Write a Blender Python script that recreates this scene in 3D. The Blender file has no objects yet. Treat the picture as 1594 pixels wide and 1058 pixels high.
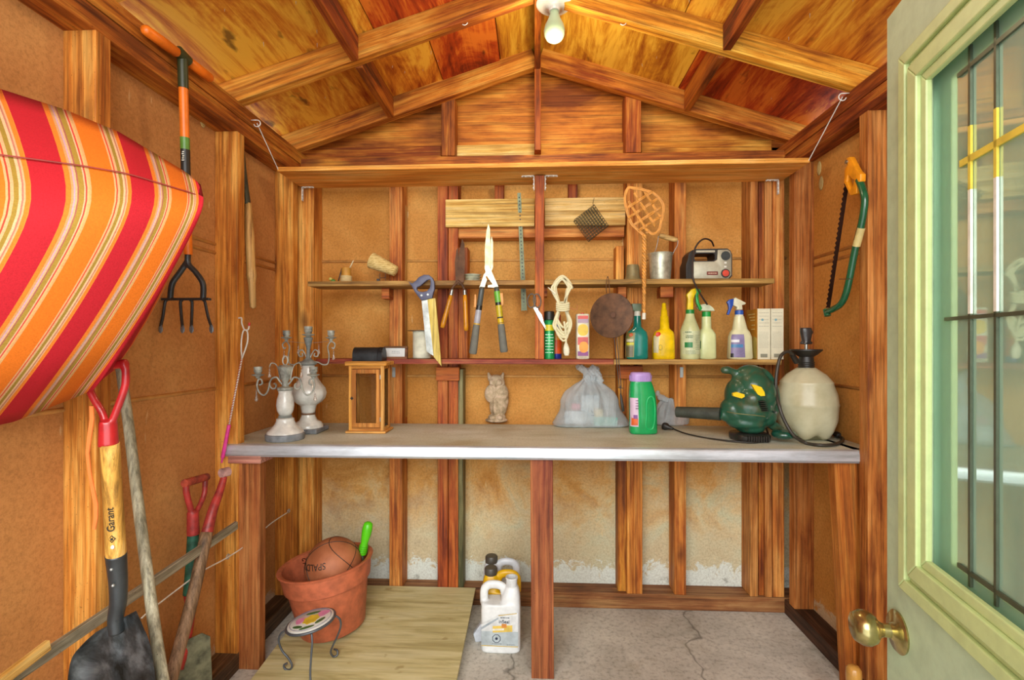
import bpy, bmesh, math, random
from mathutils import Vector, Matrix, Euler
C = bpy.context.scene.collection
R = math.radians
random.seed(7)
V = Vector
# ---------------------------------------------------------------- camera, world, light, exposure
FPX = 760.0; CYP = 535.0; EYE = 1.13
YAW = math.atan(35/760); CS, SN = math.cos(YAW), math.sin(YAW)
cam_d = bpy.data.cameras.new('camera'); cam = bpy.data.objects.new('camera', cam_d); C.objects.link(cam)
cam.location = (0, 0, EYE); cam.rotation_euler = (R(90), 0, YAW)
cam_d.sensor_width = 36; cam_d.lens = FPX/1594*36; cam_d.shift_y = (CYP-529)/1594
cam_d.clip_start = .02
bpy.context.scene.camera = cam
w = bpy.data.worlds.new('world'); bpy.context.scene.world = w; w.use_nodes = True
w.node_tree.nodes['Background'].inputs[0].default_value = (.93, .97, 1, 1)
w.node_tree.nodes['Background'].inputs[1].default_value = 2.1
def area(name, loc, rot, sx, sy, e, col):
    l = bpy.data.lights.new(name, 'AREA'); l.shape = 'RECTANGLE'; l.size = sx; l.size_y = sy; l.energy = e; l.color = col
    o = bpy.data.objects.new(name, l); C.objects.link(o); o.location = loc; o.rotation_euler = rot; return o
area('doorway_daylight', (-.2, -1.3, 2.1), (R(72), 0, R(-5)), 2.4, 1.6, 75, (1, .98, .93))
vs = bpy.context.scene.view_settings
bpy.context.scene.display_settings.display_device = 'sRGB'
vs.view_transform = 'Standard'; vs.look = 'None'; vs.gamma = 1; vs.exposure = 0.35; vs.use_curve_mapping = False

# ---------------------------------------------------------------- helpers
def W(px, py, Y):                       # a pixel of the photograph at depth Y -> a point of the place
    u = (px-797)/FPX; t = Y/(CS+u*SN)
    return V((t*(-SN+u*CS), Y, EYE+(CYP-py)/FPX*t))
def WX(px, py, X):                      # the same on a side wall plane x = X
    u = (px-797)/FPX; t = X/(-SN+u*CS)
    return V((X, t*(CS+u*SN), EYE+(CYP-py)/FPX*t))
def WZ(px, py, Z):                      # the same on a level plane z = Z
    u = (px-797)/FPX; t = (Z-EYE)/((CYP-py)/FPX)
    return V((t*(-SN+u*CS), t*(CS+u*SN), Z))
def sc(Y): return FPX/Y                 # pixels per metre at depth Y
def lin(c):
    if isinstance(c, str): c = [int(c[i:i+2], 16)/255 for i in (0, 2, 4)]
    return tuple((x/12.92 if x <= .04045 else ((x+.055)/1.055)**2.4) for x in c)+(1,)

# ---- materials
class NT:
    def __init__(s, name):
        s.m = bpy.data.materials.new(name); s.m.use_nodes = True; s.t = s.m.node_tree
        s.p = s.t.nodes['Principled BSDF']; s.out = s.t.nodes['Material Output']
    def n(s, typ, **kw):
        x = s.t.nodes.new(typ)
        for k, v in kw.items(): setattr(x, k, v)
        return x
    def l(s, a, b): s.t.links.new(a, b)
    def coord(s, scale=(1, 1, 1), rnd=True, kind='Object'):
        tc = s.n('ShaderNodeTexCoord'); mp = s.n('ShaderNodeMapping'); mp.inputs['Scale'].default_value = scale
        src = tc.outputs[kind]
        if rnd:
            oi = s.n('ShaderNodeObjectInfo'); vm = s.n('ShaderNodeVectorMath', operation='MULTIPLY_ADD')
            vm.inputs[1].default_value = (1, 1, 1); s.l(src, vm.inputs[0])
            mu = s.n('ShaderNodeMath', operation='MULTIPLY'); mu.inputs[1].default_value = 17.3
            s.l(oi.outputs['Random'], mu.inputs[0]); s.l(mu.outputs[0], vm.inputs[2]); src = vm.outputs[0]
        s.l(src, mp.inputs['Vector']); return mp.outputs[0]
    def noise(s, vec, scale, detail=3, rough=.55, dist=0):
        x = s.n('ShaderNodeTexNoise'); x.inputs['Scale'].default_value = scale; x.inputs['Detail'].default_value = detail
        x.inputs['Roughness'].default_value = rough; x.inputs['Distortion'].default_value = dist
        s.l(vec, x.inputs['Vector']); return x.outputs['Fac']
    def ramp(s, fac, stops, interp='LINEAR'):
        x = s.n('ShaderNodeValToRGB'); cr = x.color_ramp; cr.interpolation = interp
        while len(cr.elements) < len(stops): cr.elements.new(.5)
        for e, (p, c) in zip(cr.elements, stops): e.position = p; e.color = lin(c) if not isinstance(c, float) else (c, c, c, 1)
        s.l(fac, x.inputs[0]); return x.outputs[0]
    def mix(s, fac, a, b, mode='MIX'):
        x = s.n('ShaderNodeMix', data_type='RGBA', blend_type=mode)
        for sock, v in ((x.inputs[0], fac), (x.inputs[6], a), (x.inputs[7], b)):
            if isinstance(v, (int, float)): sock.default_value = v
            elif isinstance(v, (str, tuple)): sock.default_value = lin(v) if isinstance(v, str) else v
            else: s.l(v, sock)
        return x.outputs[2]
    def math(s, op, a, b=None, clamp=False):
        x = s.n('ShaderNodeMath', operation=op); x.use_clamp = clamp
        for i, v in enumerate((a, b)):
            if v is None: continue
            if isinstance(v, (int, float)): x.inputs[i].default_value = v
            else: s.l(v, x.inputs[i])
        return x.outputs[0]
    def bump(s, h, strength=.3, dist=.002):
        b = s.n('ShaderNodeBump'); b.inputs['Strength'].default_value = strength; b.inputs['Distance'].default_value = dist
        s.l(h, b.inputs['Height']); s.l(b.outputs[0], s.p.inputs['Normal'])
    def set(s, **kw):
        for k, v in kw.items():
            k = {'rough': 'Roughness', 'metal': 'Metallic', 'trans': 'Transmission Weight', 'spec': 'Specular IOR Level', 'coat': 'Coat Weight', 'sss': 'Subsurface Weight', 'ior': 'IOR', 'alpha': 'Alpha'}.get(k, k)
            s.p.inputs[k].default_value = v
        return s
    def col(s, c):
        if isinstance(c, str): s.p.inputs['Base Color'].default_value = lin(c)
        else: s.l(c, s.p.inputs['Base Color'])
_M = {}
def plain(col, rough=.5, metal=0, var=.06, bump=0, **kw):
    key = ('p', col, rough, metal, var, bump, tuple(kw.items()))
    if key in _M: return _M[key]
    n = NT('plain_'+col); v = n.coord()
    f = n.noise(v, 30, 4, .6)
    dark = '%02x%02x%02x' % tuple(max(0, int(int(col[i:i+2], 16)*(1-var*3))) for i in (0, 2, 4))
    n.col(n.mix(n.ramp(f, [(.35, 0.0), (.75, 1.0)]), col, dark)); n.set(rough=rough, metal=metal, **kw)
    if bump: n.bump(n.noise(v, 120, 3), bump)
    _M[key] = n.m; return n.m
def wood(c0, c1, c2, knots=.5, axis='z', rough=.62, grain=1.0, blotch=.5, spec=.35, key=None):
    k = ('w', c0, c1, c2, knots, axis, rough, grain, blotch)
    if k in _M: return _M[k]
    n = NT('wood_'+c1)
    st = {'x': (.06, 1, 1), 'y': (1, .06, 1), 'z': (1, 1, .06)}[axis]
    sg = {'x': (.02, 1, 1), 'y': (1, .02, 1), 'z': (1, 1, .02)}[axis]
    sk = {'x': (.35, 1, 1), 'y': (1, .35, 1), 'z': (1, 1, .35)}[axis]
    v = n.coord(st); vg = n.coord(sg); vk = n.coord(sk); vb = n.coord()
    g = n.noise(v, 48*grain, 6, .68, .5)
    fine = n.noise(vg, 130, 4, .7)
    b = n.noise(vk, 7, 4, .6, .4)
    base = n.ramp(n.math('ADD', n.math('MULTIPLY', g, 1-blotch), n.math('MULTIPLY', b, blotch)), [(.4, c0), (.5, c1), (.6, c2)])
    base = n.mix(.6, base, n.ramp(fine, [(.36, '5c5450'), (.5, 'dcd8d4'), (.6, 'ffffff')]), 'MULTIPLY')
    if knots:
        vo = n.n('ShaderNodeTexVoronoi'); vo.inputs['Scale'].default_value = 8; vo.inputs['Randomness'].default_value = 1
        n.l(vk, vo.inputs['Vector'])
        kn = n.ramp(n.math('ADD', vo.outputs['Distance'], n.math('MULTIPLY', n.noise(vb, 30, 2), .06)), [(.09, 1.0), (.15, .6), (.22, 0.0)])
        base = n.mix(n.math('MULTIPLY', kn, knots), base, '4a1a06')
    sp = n.ramp(n.noise(vb, 190, 2, .7), [(.26, 1.0), (.34, 0.0)])
    base = n.mix(n.math('MULTIPLY', sp, .6), base, '2c1306')
    oi = n.n('ShaderNodeObjectInfo')
    hs = n.n('ShaderNodeHueSaturation'); n.l(base, hs.inputs['Color'])
    n.l(n.math('ADD', n.math('MULTIPLY', oi.outputs['Random'], .3), .88), hs.inputs['Value'])
    n.l(n.math('ADD', n.math('MULTIPLY', oi.outputs['Random'], .016), .494), hs.inputs['Hue'])
    n.col(hs.outputs[0]); n.set(rough=rough, spec=spec)
    n.bump(n.math('ADD', g, fine), .35, .0015)
    _M[k] = n.m; return n.m

# ---- mesh builders (all return a bmesh)
def BM(): return bmesh.new()
def box(bm, lo, hi, bev=0, mat=None, seg=1):
    lo, hi = V(lo), V(hi); c = (lo+hi)/2; d = hi-lo
    M = Matrix.Translation(c) @ Matrix.Diagonal((*d, 1))
    if mat is not None: M = mat @ M
    r = bmesh.ops.create_cube(bm, size=1, matrix=M)
    if bev:
        es = list({e for v in r['verts'] for e in v.link_edges})
        bmesh.ops.bevel(bm, geom=es, offset=bev, segments=seg, affect='EDGES', profile=.5)
    return bm
def frame_mat(p0, p1, up=None):
    z = (V(p1)-V(p0)).normalized(); a = V(up) if up is not None else (V((0, 0, 1)) if abs(z.z) < .95 else V((0, 1, 0)))
    x = a.cross(z).normalized(); y = z.cross(x)
    M = Matrix((x, y, z)).transposed().to_4x4(); M.translation = V(p0); return M
def ring(bm, M, r, n, z=0, ry=None):
    ry = r if ry is None else ry
    return [bm.verts.new(M @ V((r*math.cos(2*math.pi*i/n), ry*math.sin(2*math.pi*i/n), z))) for i in range(n)]
def skin(bm, rings, cap=True, closed=True):
    for a, b in zip(rings, rings[1:]):
        n = len(a)
        for i in range(n if closed else n-1):
            j = (i+1) % n
            try: bm.faces.new((a[i], a[j], b[j], b[i]))
            except ValueError: pass
    if cap:
        for rg, rev in ((rings[0], True), (rings[-1], False)):
            try: bm.faces.new(list(reversed(rg)) if rev else rg)
            except ValueError: pass
def cyl(bm, p0, p1, r0, r1=None, n=16, cap=True):
    r1 = r0 if r1 is None else r1; L = (V(p1)-V(p0)).length; M = frame_mat(p0, p1)
    skin(bm, [ring(bm, M, r0, n), ring(bm, M, r1, n, L)], cap); return bm
def smooth_path(pts, k=6, closed=False):
    pts = [V(p) for p in pts]; out = []; n = len(pts)
    for i in range(n if closed else n-1):
        if closed: a, b, c, d = pts[i-1], pts[i], pts[(i+1) % n], pts[(i+2) % n]
        else: a, b, c, d = pts[max(i-1, 0)], pts[i], pts[i+1], pts[min(i+2, n-1)]
        for j in range(k):
            t = j/k; out.append(.5*((2*b)+(c-a)*t+(2*a-5*b+4*c-d)*t*t+(3*b-a-3*c+d)*t**3))
    if not closed: out.append(pts[-1])
    return out
def tube(bm, pts, r, n=8, k=6, smooth=True, closed=False, cap=True, flat=None):
    P = smooth_path(pts, k, closed) if smooth else [V(p) for p in pts]
    if callable(r): rs = [r(i/(len(P)-1)) for i in range(len(P))]
    else: rs = [r]*len(P)
    rings = []; N = len(P); prev = None
    for i, p in enumerate(P):
        if closed: t = P[(i+1) % N]-P[i-1]
        else: t = P[min(i+1, N-1)]-P[max(i-1, 0)]
        if t.length < 1e-9: t = V((0, 0, 1))
        t.normalize()
        if prev is None:
            a = V((0, 0, 1)) if abs(t.z) < .9 else V((1, 0, 0)); x = a.cross(t).normalized()
        else:
            x = prev-t*prev.dot(t)
            if x.length < 1e-6: x = V((1, 0, 0)).cross(t)
            x.normalize()
        prev = x; y = t.cross(x)
        rx, ry = (rs[i], rs[i]) if flat is None else (rs[i]*flat[0], rs[i]*flat[1])
        rings.append([bm.verts.new(p+x*rx*math.cos(2*math.pi*j/n)+y*ry*math.sin(2*math.pi*j/n)) for j in range(n)])
    if closed: skin(bm, rings+[rings[0]], False)
    else: skin(bm, rings, cap)
    return bm
def lathe(bm, prof, M=None, n=28, cap=True):
    M = M or Matrix.Identity(4)
    skin(bm, [ring(bm, M, max(r, 1e-4), n, z) for r, z in prof], cap); return bm
def prism(bm, poly, th, M=None, bev=0, holes=()):
    """poly in the local XZ plane, extruded along +Y by th"""
    M = M or Matrix.Identity(4)
    if not holes:
        vs_ = [bm.verts.new(M @ V((x, 0, z))) for x, z in poly]; f = bm.faces.new(vs_); faces = [f]
    else:
        edges = []; allv = []
        for lp in [poly]+list(holes):
            vv = [bm.verts.new(M @ V((x, 0, z))) for x, z in lp]; allv += vv
            edges += [bm.edges.new((vv[i], vv[(i+1) % len(vv)])) for i in range(len(vv))]
        r = bmesh.ops.triangle_fill(bm, use_beauty=True, edges=edges); faces = [g for g in r['geom'] if isinstance(g, bmesh.types.BMFace)]
    r = bmesh.ops.extrude_face_region(bm, geom=faces)
    nv = [g for g in r['geom'] if isinstance(g, bmesh.types.BMVert)]
    bmesh.ops.translate(bm, verts=nv, vec=(M.to_3x3() @ V((0, th, 0))))
    bmesh.ops.recalc_face_normals(bm, faces=bm.faces[:])
    if bev:
        es = [e for e in bm.edges if len(e.link_faces) == 2 and e.calc_face_angle(0) > .9]
        bmesh.ops.bevel(bm, geom=es, offset=bev, segments=2, affect='EDGES', profile=.5)
    return bm
def sup(a, n):
    c, s = math.cos(a), math.sin(a); return math.copysign(abs(c)**(2/n), c), math.copysign(abs(s)**(2/n), s)
def loft(bm, secs, seg=32, a0=0, a1=360, off=0, cap=True, M=None):
    """secs: (z, rx, ry, ox, oy, n) superellipse cross-sections"""
    full = abs(a1-a0) >= 360; N = seg if full else seg+1; rings = []
    for q in secs:
        z, rx, ry = q[:3]; ox = q[3] if len(q) > 3 else 0; oy = q[4] if len(q) > 4 else 0; e = q[5] if len(q) > 5 else 2
        rg = []
        for i in range(N):
            a = R(a0+(a1-a0)*i/seg); c, s = sup(a, e)
            p = V((ox+(rx+off)*c, oy+(ry+off)*s, z)); rg.append(bm.verts.new(M @ p if M else p))
        rings.append(rg)
    skin(bm, rings, cap and full, full); return bm
def isecs(secs, z0, z1, k=8):           # resample sections between two heights
    out = []
    S = [tuple(q)+(0, 0, 2)[len(q)-3:] if len(q) < 6 else tuple(q) for q in secs]
    for i in range(k+1):
        z = z0+(z1-z0)*i/k
        for a, b in zip(S, S[1:]):
            if a[0] <= z <= b[0] and b[0] > a[0]:
                t = (z-a[0])/(b[0]-a[0]); out.append((z,)+tuple(a[j]+(b[j]-a[j])*t for j in range(1, 6))); break
    return out
def ball(bm, c, r, sub=2, s=(1, 1, 1), rot=None):
    M = Matrix.Translation(V(c)) @ (rot.to_4x4() if rot is not None else Matrix.Identity(4)) @ Matrix.Diagonal((r*s[0], r*s[1], r*s[2], 1))
    bmesh.ops.create_icosphere(bm, subdivisions=sub, radius=1, matrix=M); return bm
def blob(parts, voxel=.004, smooth=4):
    """union of overlapping solids into one continuous surface"""
    bm = BM(); parts(bm); bmesh.ops.recalc_face_normals(bm, faces=bm.faces[:])
    me = bpy.data.meshes.new('tmp'); bm.to_mesh(me); bm.free(); o = bpy.data.objects.new('tmp', me); C.objects.link(o)
    r = o.modifiers.new('r', 'REMESH'); r.mode = 'VOXEL'; r.voxel_size = voxel
    s_ = o.modifiers.new('s', 'SMOOTH'); s_.iterations = smooth; s_.factor = .6
    dg = bpy.context.evaluated_depsgraph_get(); m2 = bpy.data.meshes.new_from_object(o.evaluated_get(dg))
    b2 = BM(); b2.from_mesh(m2); bpy.data.objects.remove(o); bpy.data.meshes.remove(m2); return b2
def text_bm(s, size, th=.0006, align='CENTER'):
    cu = bpy.data.curves.new('t', 'FONT'); cu.body = s; cu.size = size; cu.extrude = th; cu.align_x = align; cu.align_y = 'CENTER'; cu.resolution_u = 3
    o = bpy.data.objects.new('t', cu); C.objects.link(o); dg = bpy.context.evaluated_depsgraph_get()
    me = bpy.data.meshes.new_from_object(o.evaluated_get(dg)); bm = BM(); bm.from_mesh(me)
    bpy.data.objects.remove(o); bpy.data.meshes.remove(me); return bm
FRONT = Matrix.Rotation(R(90), 4, 'X')   # text upright, facing the room

def link(name, bm, mat, parent=None, smooth=False, M=None, label=None, world_off=None):
    if world_off is not None: bmesh.ops.translate(bm, verts=bm.verts[:], vec=-V(world_off))
    me = bpy.data.meshes.new(name)
    bmesh.ops.recalc_face_normals(bm, faces=bm.faces[:]) if smooth != 'keep' else None
    bm.to_mesh(me); bm.free(); me.materials.append(mat)
    if smooth:
        for p in me.polygons: p.use_smooth = True
        if smooth is not True and smooth != 'keep': me.set_sharp_from_angle(angle=R(smooth))
    o = bpy.data.objects.new(name, me); C.objects.link(o)
    if parent is not None: o.parent = parent
    if M is not None: o.matrix_local = M
    if label: o['label'] = label
    if name == 'printed_text': o['kind'] = 'stuff'      # rows of print too small to pick apart
    return o
class Thing:
    def __init__(s, name, label, cat, loc=(0, 0, 0), rot=(0, 0, 0), group=None):
        o = bpy.data.objects.new(name, None); C.objects.link(o); o.empty_display_size = .05
        o.location = loc; o.rotation_euler = rot; o['label'] = label; o['category'] = cat
        if group: o['group'] = group
        s.o = o; s.loc = V(loc)
    def part(s, name, bm, mat, smooth=False, world=False, label=None, parent=None, M=None):
        return link(name, bm, mat, parent or s.o, smooth, M, label, s.loc if world else None)
    def board(s, name, p0, p1, w_, t_, mat, up=None, label=None, parent=None, bev=.0015):
        """a board from p0 to p1 (world), w_ along local x, t_ along local y"""
        return board(name, p0, p1, w_, t_, mat, up, parent or s.o, s.loc, label, bev)
def tag(o, label, cat, group=None, kind=None):
    o['label'] = label; o['category'] = cat
    if group: o['group'] = group
    if kind: o['kind'] = kind
    return o
def board(name, p0, p1, w_, t_, mat, up=None, parent=None, off=(0, 0, 0), label=None, bev=.0015):
    p0, p1 = V(p0), V(p1); L = (p1-p0).length; bm = BM()
    if abs(p1.x-p0.x) > .9*L: up = (0, 0, 1)      # level boards along x: w_ runs in depth, t_ upwards
    box(bm, (-w_/2, -t_/2, 0), (w_/2, t_/2, L), bev)
    M = frame_mat(p0-V(off), p1-V(off), up)
    return link(name, bm, mat, parent, False, M, label)
def structure(o): o['kind'] = 'structure'; return o
# ---------------------------------------------------------------- wood and board materials
M_stud = wood('a4541a', 'd08034', 'eeac58', .8)
M_studred = wood('7c3410', 'b4581e', 'd28238', .7)
M_stud_r = wood('8c4a18', 'c07a34', 'd89850', .7)
M_plate = wood('6a2c08', 'a8561a', 'd08a34', .6)
M_rafter = wood('964a0c', 'd08424', 'ecb048', .6)
M_block = wood('4c1e06', '8c3e0e', 'b0601a', .5)
M_light = wood('b88438', 'dcb264', 'f0d090', .3)
M_gable = wood('8c4812', 'cc7c24', 'eca640', .35, axis='x', blotch=.6, grain=.6)
M_over = wood('dc8c30', 'f6ae4c', 'ffc870', .1, axis='z', grain=.8)
M_bench_leg = wood('8c4420', 'b06838', 'c4824c', .25)
M_shelf = wood('5e4020', '9c7038', 'c09858', .2)
M_shelfred = wood('5c2014', '96402c', 'b46a40', .2)
M_grey = wood('6a6048', '9c927a', 'bcb49c', .1)
n = NT('plywood_sheet'); v = n.coord((.12, 1, 1), False); g_ = n.noise(v, 22, 5, .65, .6); f_ = n.noise(n.coord((.05, 1, 1), False), 90, 3, .6)
base = n.ramp(g_, [(.35, 'a89a66'), (.5, 'c4b884'), (.65, 'd0c698')]); base = n.mix(.22, base, n.ramp(f_, [(.36, '6c6444'), (.55, 'ffffff')]), 'MULTIPLY')
base = n.mix(n.ramp(n.noise(n.coord((.5, 1, 1), False), 26, 2, .5), [(.26, .5), (.31, 0.0)]), base, '8a7038'); n.col(base); n.set(rough=.6); n.bump(f_, .2, .001); M_ply = n.m

def ceil_mat(a, b, c):
    n = NT('ceiling_plywood'); v = n.coord((1, .25, 1)); vv = n.coord(); vg = n.coord((1, .05, 1))
    big = n.noise(v, 5.5, 6, .7, 1.2); g = n.noise(vg, 60, 6, .7, .4)
    base = n.ramp(n.math('ADD', n.math('MULTIPLY', big, .72), n.math('MULTIPLY', g, .28)), [(.4, a), (.49, b), (.57, c)])
    kn = n.ramp(n.noise(n.coord((1, .4, 1)), 16, 3, .5), [(.27, 1.0), (.34, 0.0)])
    base = n.mix(n.math('MULTIPLY', kn, .75), base, '3c1404')
    st = n.ramp(n.noise(v, 30, 3, .6, .4), [(.68, 0.0), (.8, .8)])
    base = n.mix(st, base, 'e0a030')
    n.col(base); n.set(rough=.6, spec=.3); n.bump(g, .3, .0015); return n.m
M_c1 = ceil_mat('8e3a08', 'cc7c20', 'eab03a'); M_c2 = ceil_mat('6a1e06', 'a83c0e', 'd07022'); M_c3 = ceil_mat('965010', 'c88c24', 'e4b43c')

def sheath_mat(side):
    n = NT('fibreboard_'+side); tc = n.n('ShaderNodeTexCoord'); sx = n.n('ShaderNodeSeparateXYZ'); n.l(tc.outputs['Object'], sx.inputs[0])
    o = tc.outputs['Object']; z = sx.outputs['Z']
    big = n.noise(o, 2.2, 4, .6, .5); sp = n.noise(o, 110, 5, .8); mid = n.noise(o, 12, 4, .6)
    base = n.ramp(big, [(.3, 'b87a30'), (.5, 'd0944a'), (.7, 'e2ae60')])
    low = n.ramp(n.math('ADD', z, n.math('MULTIPLY', n.math('SUBTRACT', mid, .5), .3)), [(.38, 1.0), (.74, 0.0)])
    lowc = n.ramp(n.math('ADD', n.noise(o, 5, 5, .65, .8), n.math('MULTIPLY', sx.outputs['X'], .1)), [(.32, 'b07838'), (.45, 'd4a460'), (.56, 'dcc08a'), (.66, 'ccc8a0')])
    if side == 'back': base = n.mix(low, base, lowc)
    # water marks and peeled, whitish foot of the board
    if side == 'back':
        h = n.math('ADD', z, n.math('MULTIPLY', n.math('SUBTRACT', n.noise(o, 9, 6, .7, .5), .5), .42))
        base = n.mix(n.ramp(h, [(.26, .75), (.5, 0.0)]), base, 'c8c2a4')
        pk = n.ramp(n.math('ADD', z, n.math('MULTIPLY', n.math('SUBTRACT', n.noise(o, 22, 6, .75, 1), .5), .28)), [(.135, 1.0), (.15, 0.0)])
        base = n.mix(pk, base, 'dce2d8')
        mold = n.math('MULTIPLY', n.ramp(n.noise(o, 6, 6, .75), [(.6, 0.0), (.72, 1.0)]), n.ramp(z, [(.25, .8), (.5, 0.0)]))
        base = n.mix(mold, base, '5a5848')
    else:
        pk = n.ramp(n.math('ADD', z, n.math('MULTIPLY', n.math('SUBTRACT', n.noise(o, 16, 6, .75, 1), .5), .32)), [(.08, 1.0), (.1, 0.0)])
        base = n.mix(pk, base, 'd4cdb0')
        base = n.mix(.5, base, 'bc8054' if side == 'left' else 'c4843c')
    scr = n.ramp(n.noise(n.coord((1, 1, .2), False), 40, 2, .5), [(.73, 0.0), (.77, .5)])
    base = n.mix(scr, base, 'ecd09a')
    base = n.mix(.36, base, n.ramp(sp, [(.34, '74685c'), (.48, 'dcd6ce'), (.58, 'ffffff')]), 'MULTIPLY')
    n.col(base); n.set(rough=.75, spec=.2); n.bump(n.math('ADD', sp, mid), .25, .002); return n.m

# ---------------------------------------------------------------- the shell
XL, XR, XLS, XRS = -1.025, 1.048, -1.105, 1.125
YB, YS = 2.10, 2.19; YN = -.35
def seam(x0, y0, x1, y1, z, mat, parent):
    bm = BM(); cyl(bm, (x0, y0, z), (x1, y1, z), .006, n=8); return link('seam_ridge', bm, mat, parent, True)
M_seam = plain('d8a258', .7)
M_sb, M_sl, M_sr = sheath_mat('back'), sheath_mat('left'), sheath_mat('right')
# floor
n = NT('concrete'); o = n.coord(rnd=False); a = n.noise(o, 3, 6, .65, .6); b = n.noise(o, 60, 4, .7)
base = n.ramp(a, [(.3, 'a8a498'), (.5, 'c8c4ba'), (.7, 'dcd8cc')])
vo = n.n('ShaderNodeTexVoronoi', feature='DISTANCE_TO_EDGE'); vo.inputs['Scale'].default_value = 1.1
wp = n.n('ShaderNodeVectorMath', operation='ADD'); n.l(o, wp.inputs[0]); nn = n.n('ShaderNodeTexNoise'); nn.inputs['Scale'].default_value = 6; n.l(o, nn.inputs['Vector'])
sm = n.n('ShaderNodeVectorMath', operation='SCALE'); sm.inputs['Scale'].default_value = .25; n.l(nn.outputs['Color'], sm.inputs[0]); n.l(sm.outputs[0], wp.inputs[1]); n.l(wp.outputs[0], vo.inputs['Vector'])
crk = n.ramp(vo.outputs['Distance'], [(.0, 1.0), (.006, 0.0)])
base = n.mix(n.math('MULTIPLY', crk, .7), base, '4a463c')
base = n.mix(n.ramp(n.noise(o, 5, 5, .7), [(.55, 0.0), (.75, .6)]), base, '8a7a58')
base = n.mix(.5, base, n.ramp(b, [(.34, '8c867c'), (.5, 'f0eee8'), (.7, 'ffffff')]), 'MULTIPLY')
n.col(base); n.set(rough=.8); n.bump(b, .3, .002)
bm = BM(); box(bm, (-1.25, YN, -.08), (1.28, 2.3, 0)); structure(link('floor', bm, n.m))

# back wall
bm = BM(); box(bm, (-1.14, YS, 0), (1.16, YS+.012, 1.99)); wb = structure(link('wall_back', bm, M_sb))
def vstud(px0, px1, mat, z0=.066, z1=1.9, yf=YB, dep=.088, name='stud', par=None):
    x0 = W(px0, 535, yf).x; x1 = W(px1, 535, yf).x; par = par or wb
    return board(name, ((x0+x1)/2, yf+dep/2, z0), ((x0+x1)/2, yf+dep/2, z1), x1-x0, dep, mat, up=(0, -1, 0), parent=par)
vstud(463, 488, M_stud)
vstud(606, 626, M_stud); vstud(681, 697, M_studred); vstud(698, 713, M_studred)
bm = vstud(713, 721, wood('4a4a2c', '7a7448', '9c9464', .2), z0=.066, z1=1.02, yf=YB+.01, dep=.07)
vstud(712, 728, M_studred, z0=1.05, z1=1.55, yf=YB+.015, dep=.07)
vstud(959, 971, M_stud, z0=1.05, z1=1.55, yf=YB+.015, dep=.07)
vstud(962, 975, M_plate, z0=.066, z1=1.05, yf=YB+.02, dep=.066)
vstud(976, 986, M_stud); vstud(986, 1000, M_stud)
vstud(1050, 1068, M_stud); vstud(1168, 1180, M_stud_r); vstud(1181, 1190, M_plate, yf=YB+.012, dep=.07); vstud(1191, 1202, M_stud_r, yf=YB-.002); vstud(1203, 1221, M_stud)
vstud(835, 847, M_stud, z0=.066, z1=.75)
# nailer strips on the board edges behind the studs
for px0, px1, z0, z1 in ((489, 494, 1.62, 1.75), (627, 631, .8, 1.75), (1183, 1188, 1.55, 1.77)):
    vstud(px0, px1, M_light, z0=z0, z1=z1, yf=YB+.05, dep=.035, name='nailer_strip')
# bottom and top plates, header of the blocked window opening
board('bottom_plate', (XLS, YB+.044, .033), (XRS, YB+.044, .033), .088, .064, wood('5e3c1c', '946034', 'b08450', .2), up=(0, 1, 0), parent=wb)
for zz in (1.885, 1.925): board('top_plate', (XLS, YB+.044, zz), (XRS, YB+.044, zz), .088, .036, M_plate, up=(0, 1, 0), parent=wb)
p = W(705, 362, YB+.015); q = W(972, 360, YB+.015)
board('window_header', (p.x, YB+.05, 1.615), (q.x, YB+.05, 1.615), .07, .05, M_stud, up=(0, 1, 0), parent=wb)
for x0, x1 in ((694, 832), (848, 973)):
    p = W(x0, 332, YB-.012); q = W(x1, 332, YB-.012)
    board('nailed_board', (p.x, YB-.011, 1.69), (q.x, YB-.011, 1.69), .02, .118, M_light, up=(0, 1, 0), parent=wb, label='pale knotty board nailed across the studs')
for (px0, px1, py0, py1) in ((679, 715, 571, 592), (963, 1000, 569, 589)):
    p = W(px0, py0, YB-.012); q = W(px1, py1, YB-.012)
    board('nailed_block', (p.x, YB-.01, (p.z+q.z)/2), (q.x, YB-.01, (p.z+q.z)/2), .02, p.z-q.z, M_studred, up=(0, 1, 0), parent=wb)
for z in (1.505, .985): seam(-1.1, YS-.001, 1.1, YS-.001, z, M_seam, wb)
# small cripple studs above the nailed board
for px in (770, 885): vstud(px, px+14, M_studred, z0=1.75, z1=1.87, yf=YB+.02, dep=.06)

# gable: plywood, studs, king post, ledger
bm = BM(); prism(bm, [(-1.14, 1.93), (1.16, 1.93), (1.16, 2.0), (.012, 2.40), (-1.14, 2.0)], .012, Matrix.Translation((0, YS, 0)))
gb = structure(link('wall_gable', bm, M_gable))
def gstud(px0, px1, z1, mat, dep=.085, yf=YB, zb=1.945):
    x0 = W(px0, 300, yf).x; x1 = W(px1, 300, yf).x
    board('gable_stud', ((x0+x1)/2, yf+dep/2, zb), ((x0+x1)/2, yf+dep/2, z1), x1-x0, dep, mat, up=(0, -1, 0), parent=gb)
gstud(832, 842, 2.33, M_block, .07, YB-.045); gstud(687, 708, 2.2, M_plate); gstud(974, 998, 2.2, M_plate)
for a, b_ in ((470, 687), (708, 832), (842, 974), (998, 1200)):
    p, q = W(a, 220, YS-.02), W(b_, 220, YS-.02)
    board('ledger_strip', (p.x, YS-.015, 1.985), (q.x, YS-.015, 1.985), .025, .06, M_rafter if a != 708 else M_light, up=(0, 1, 0), parent=gb)

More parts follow.
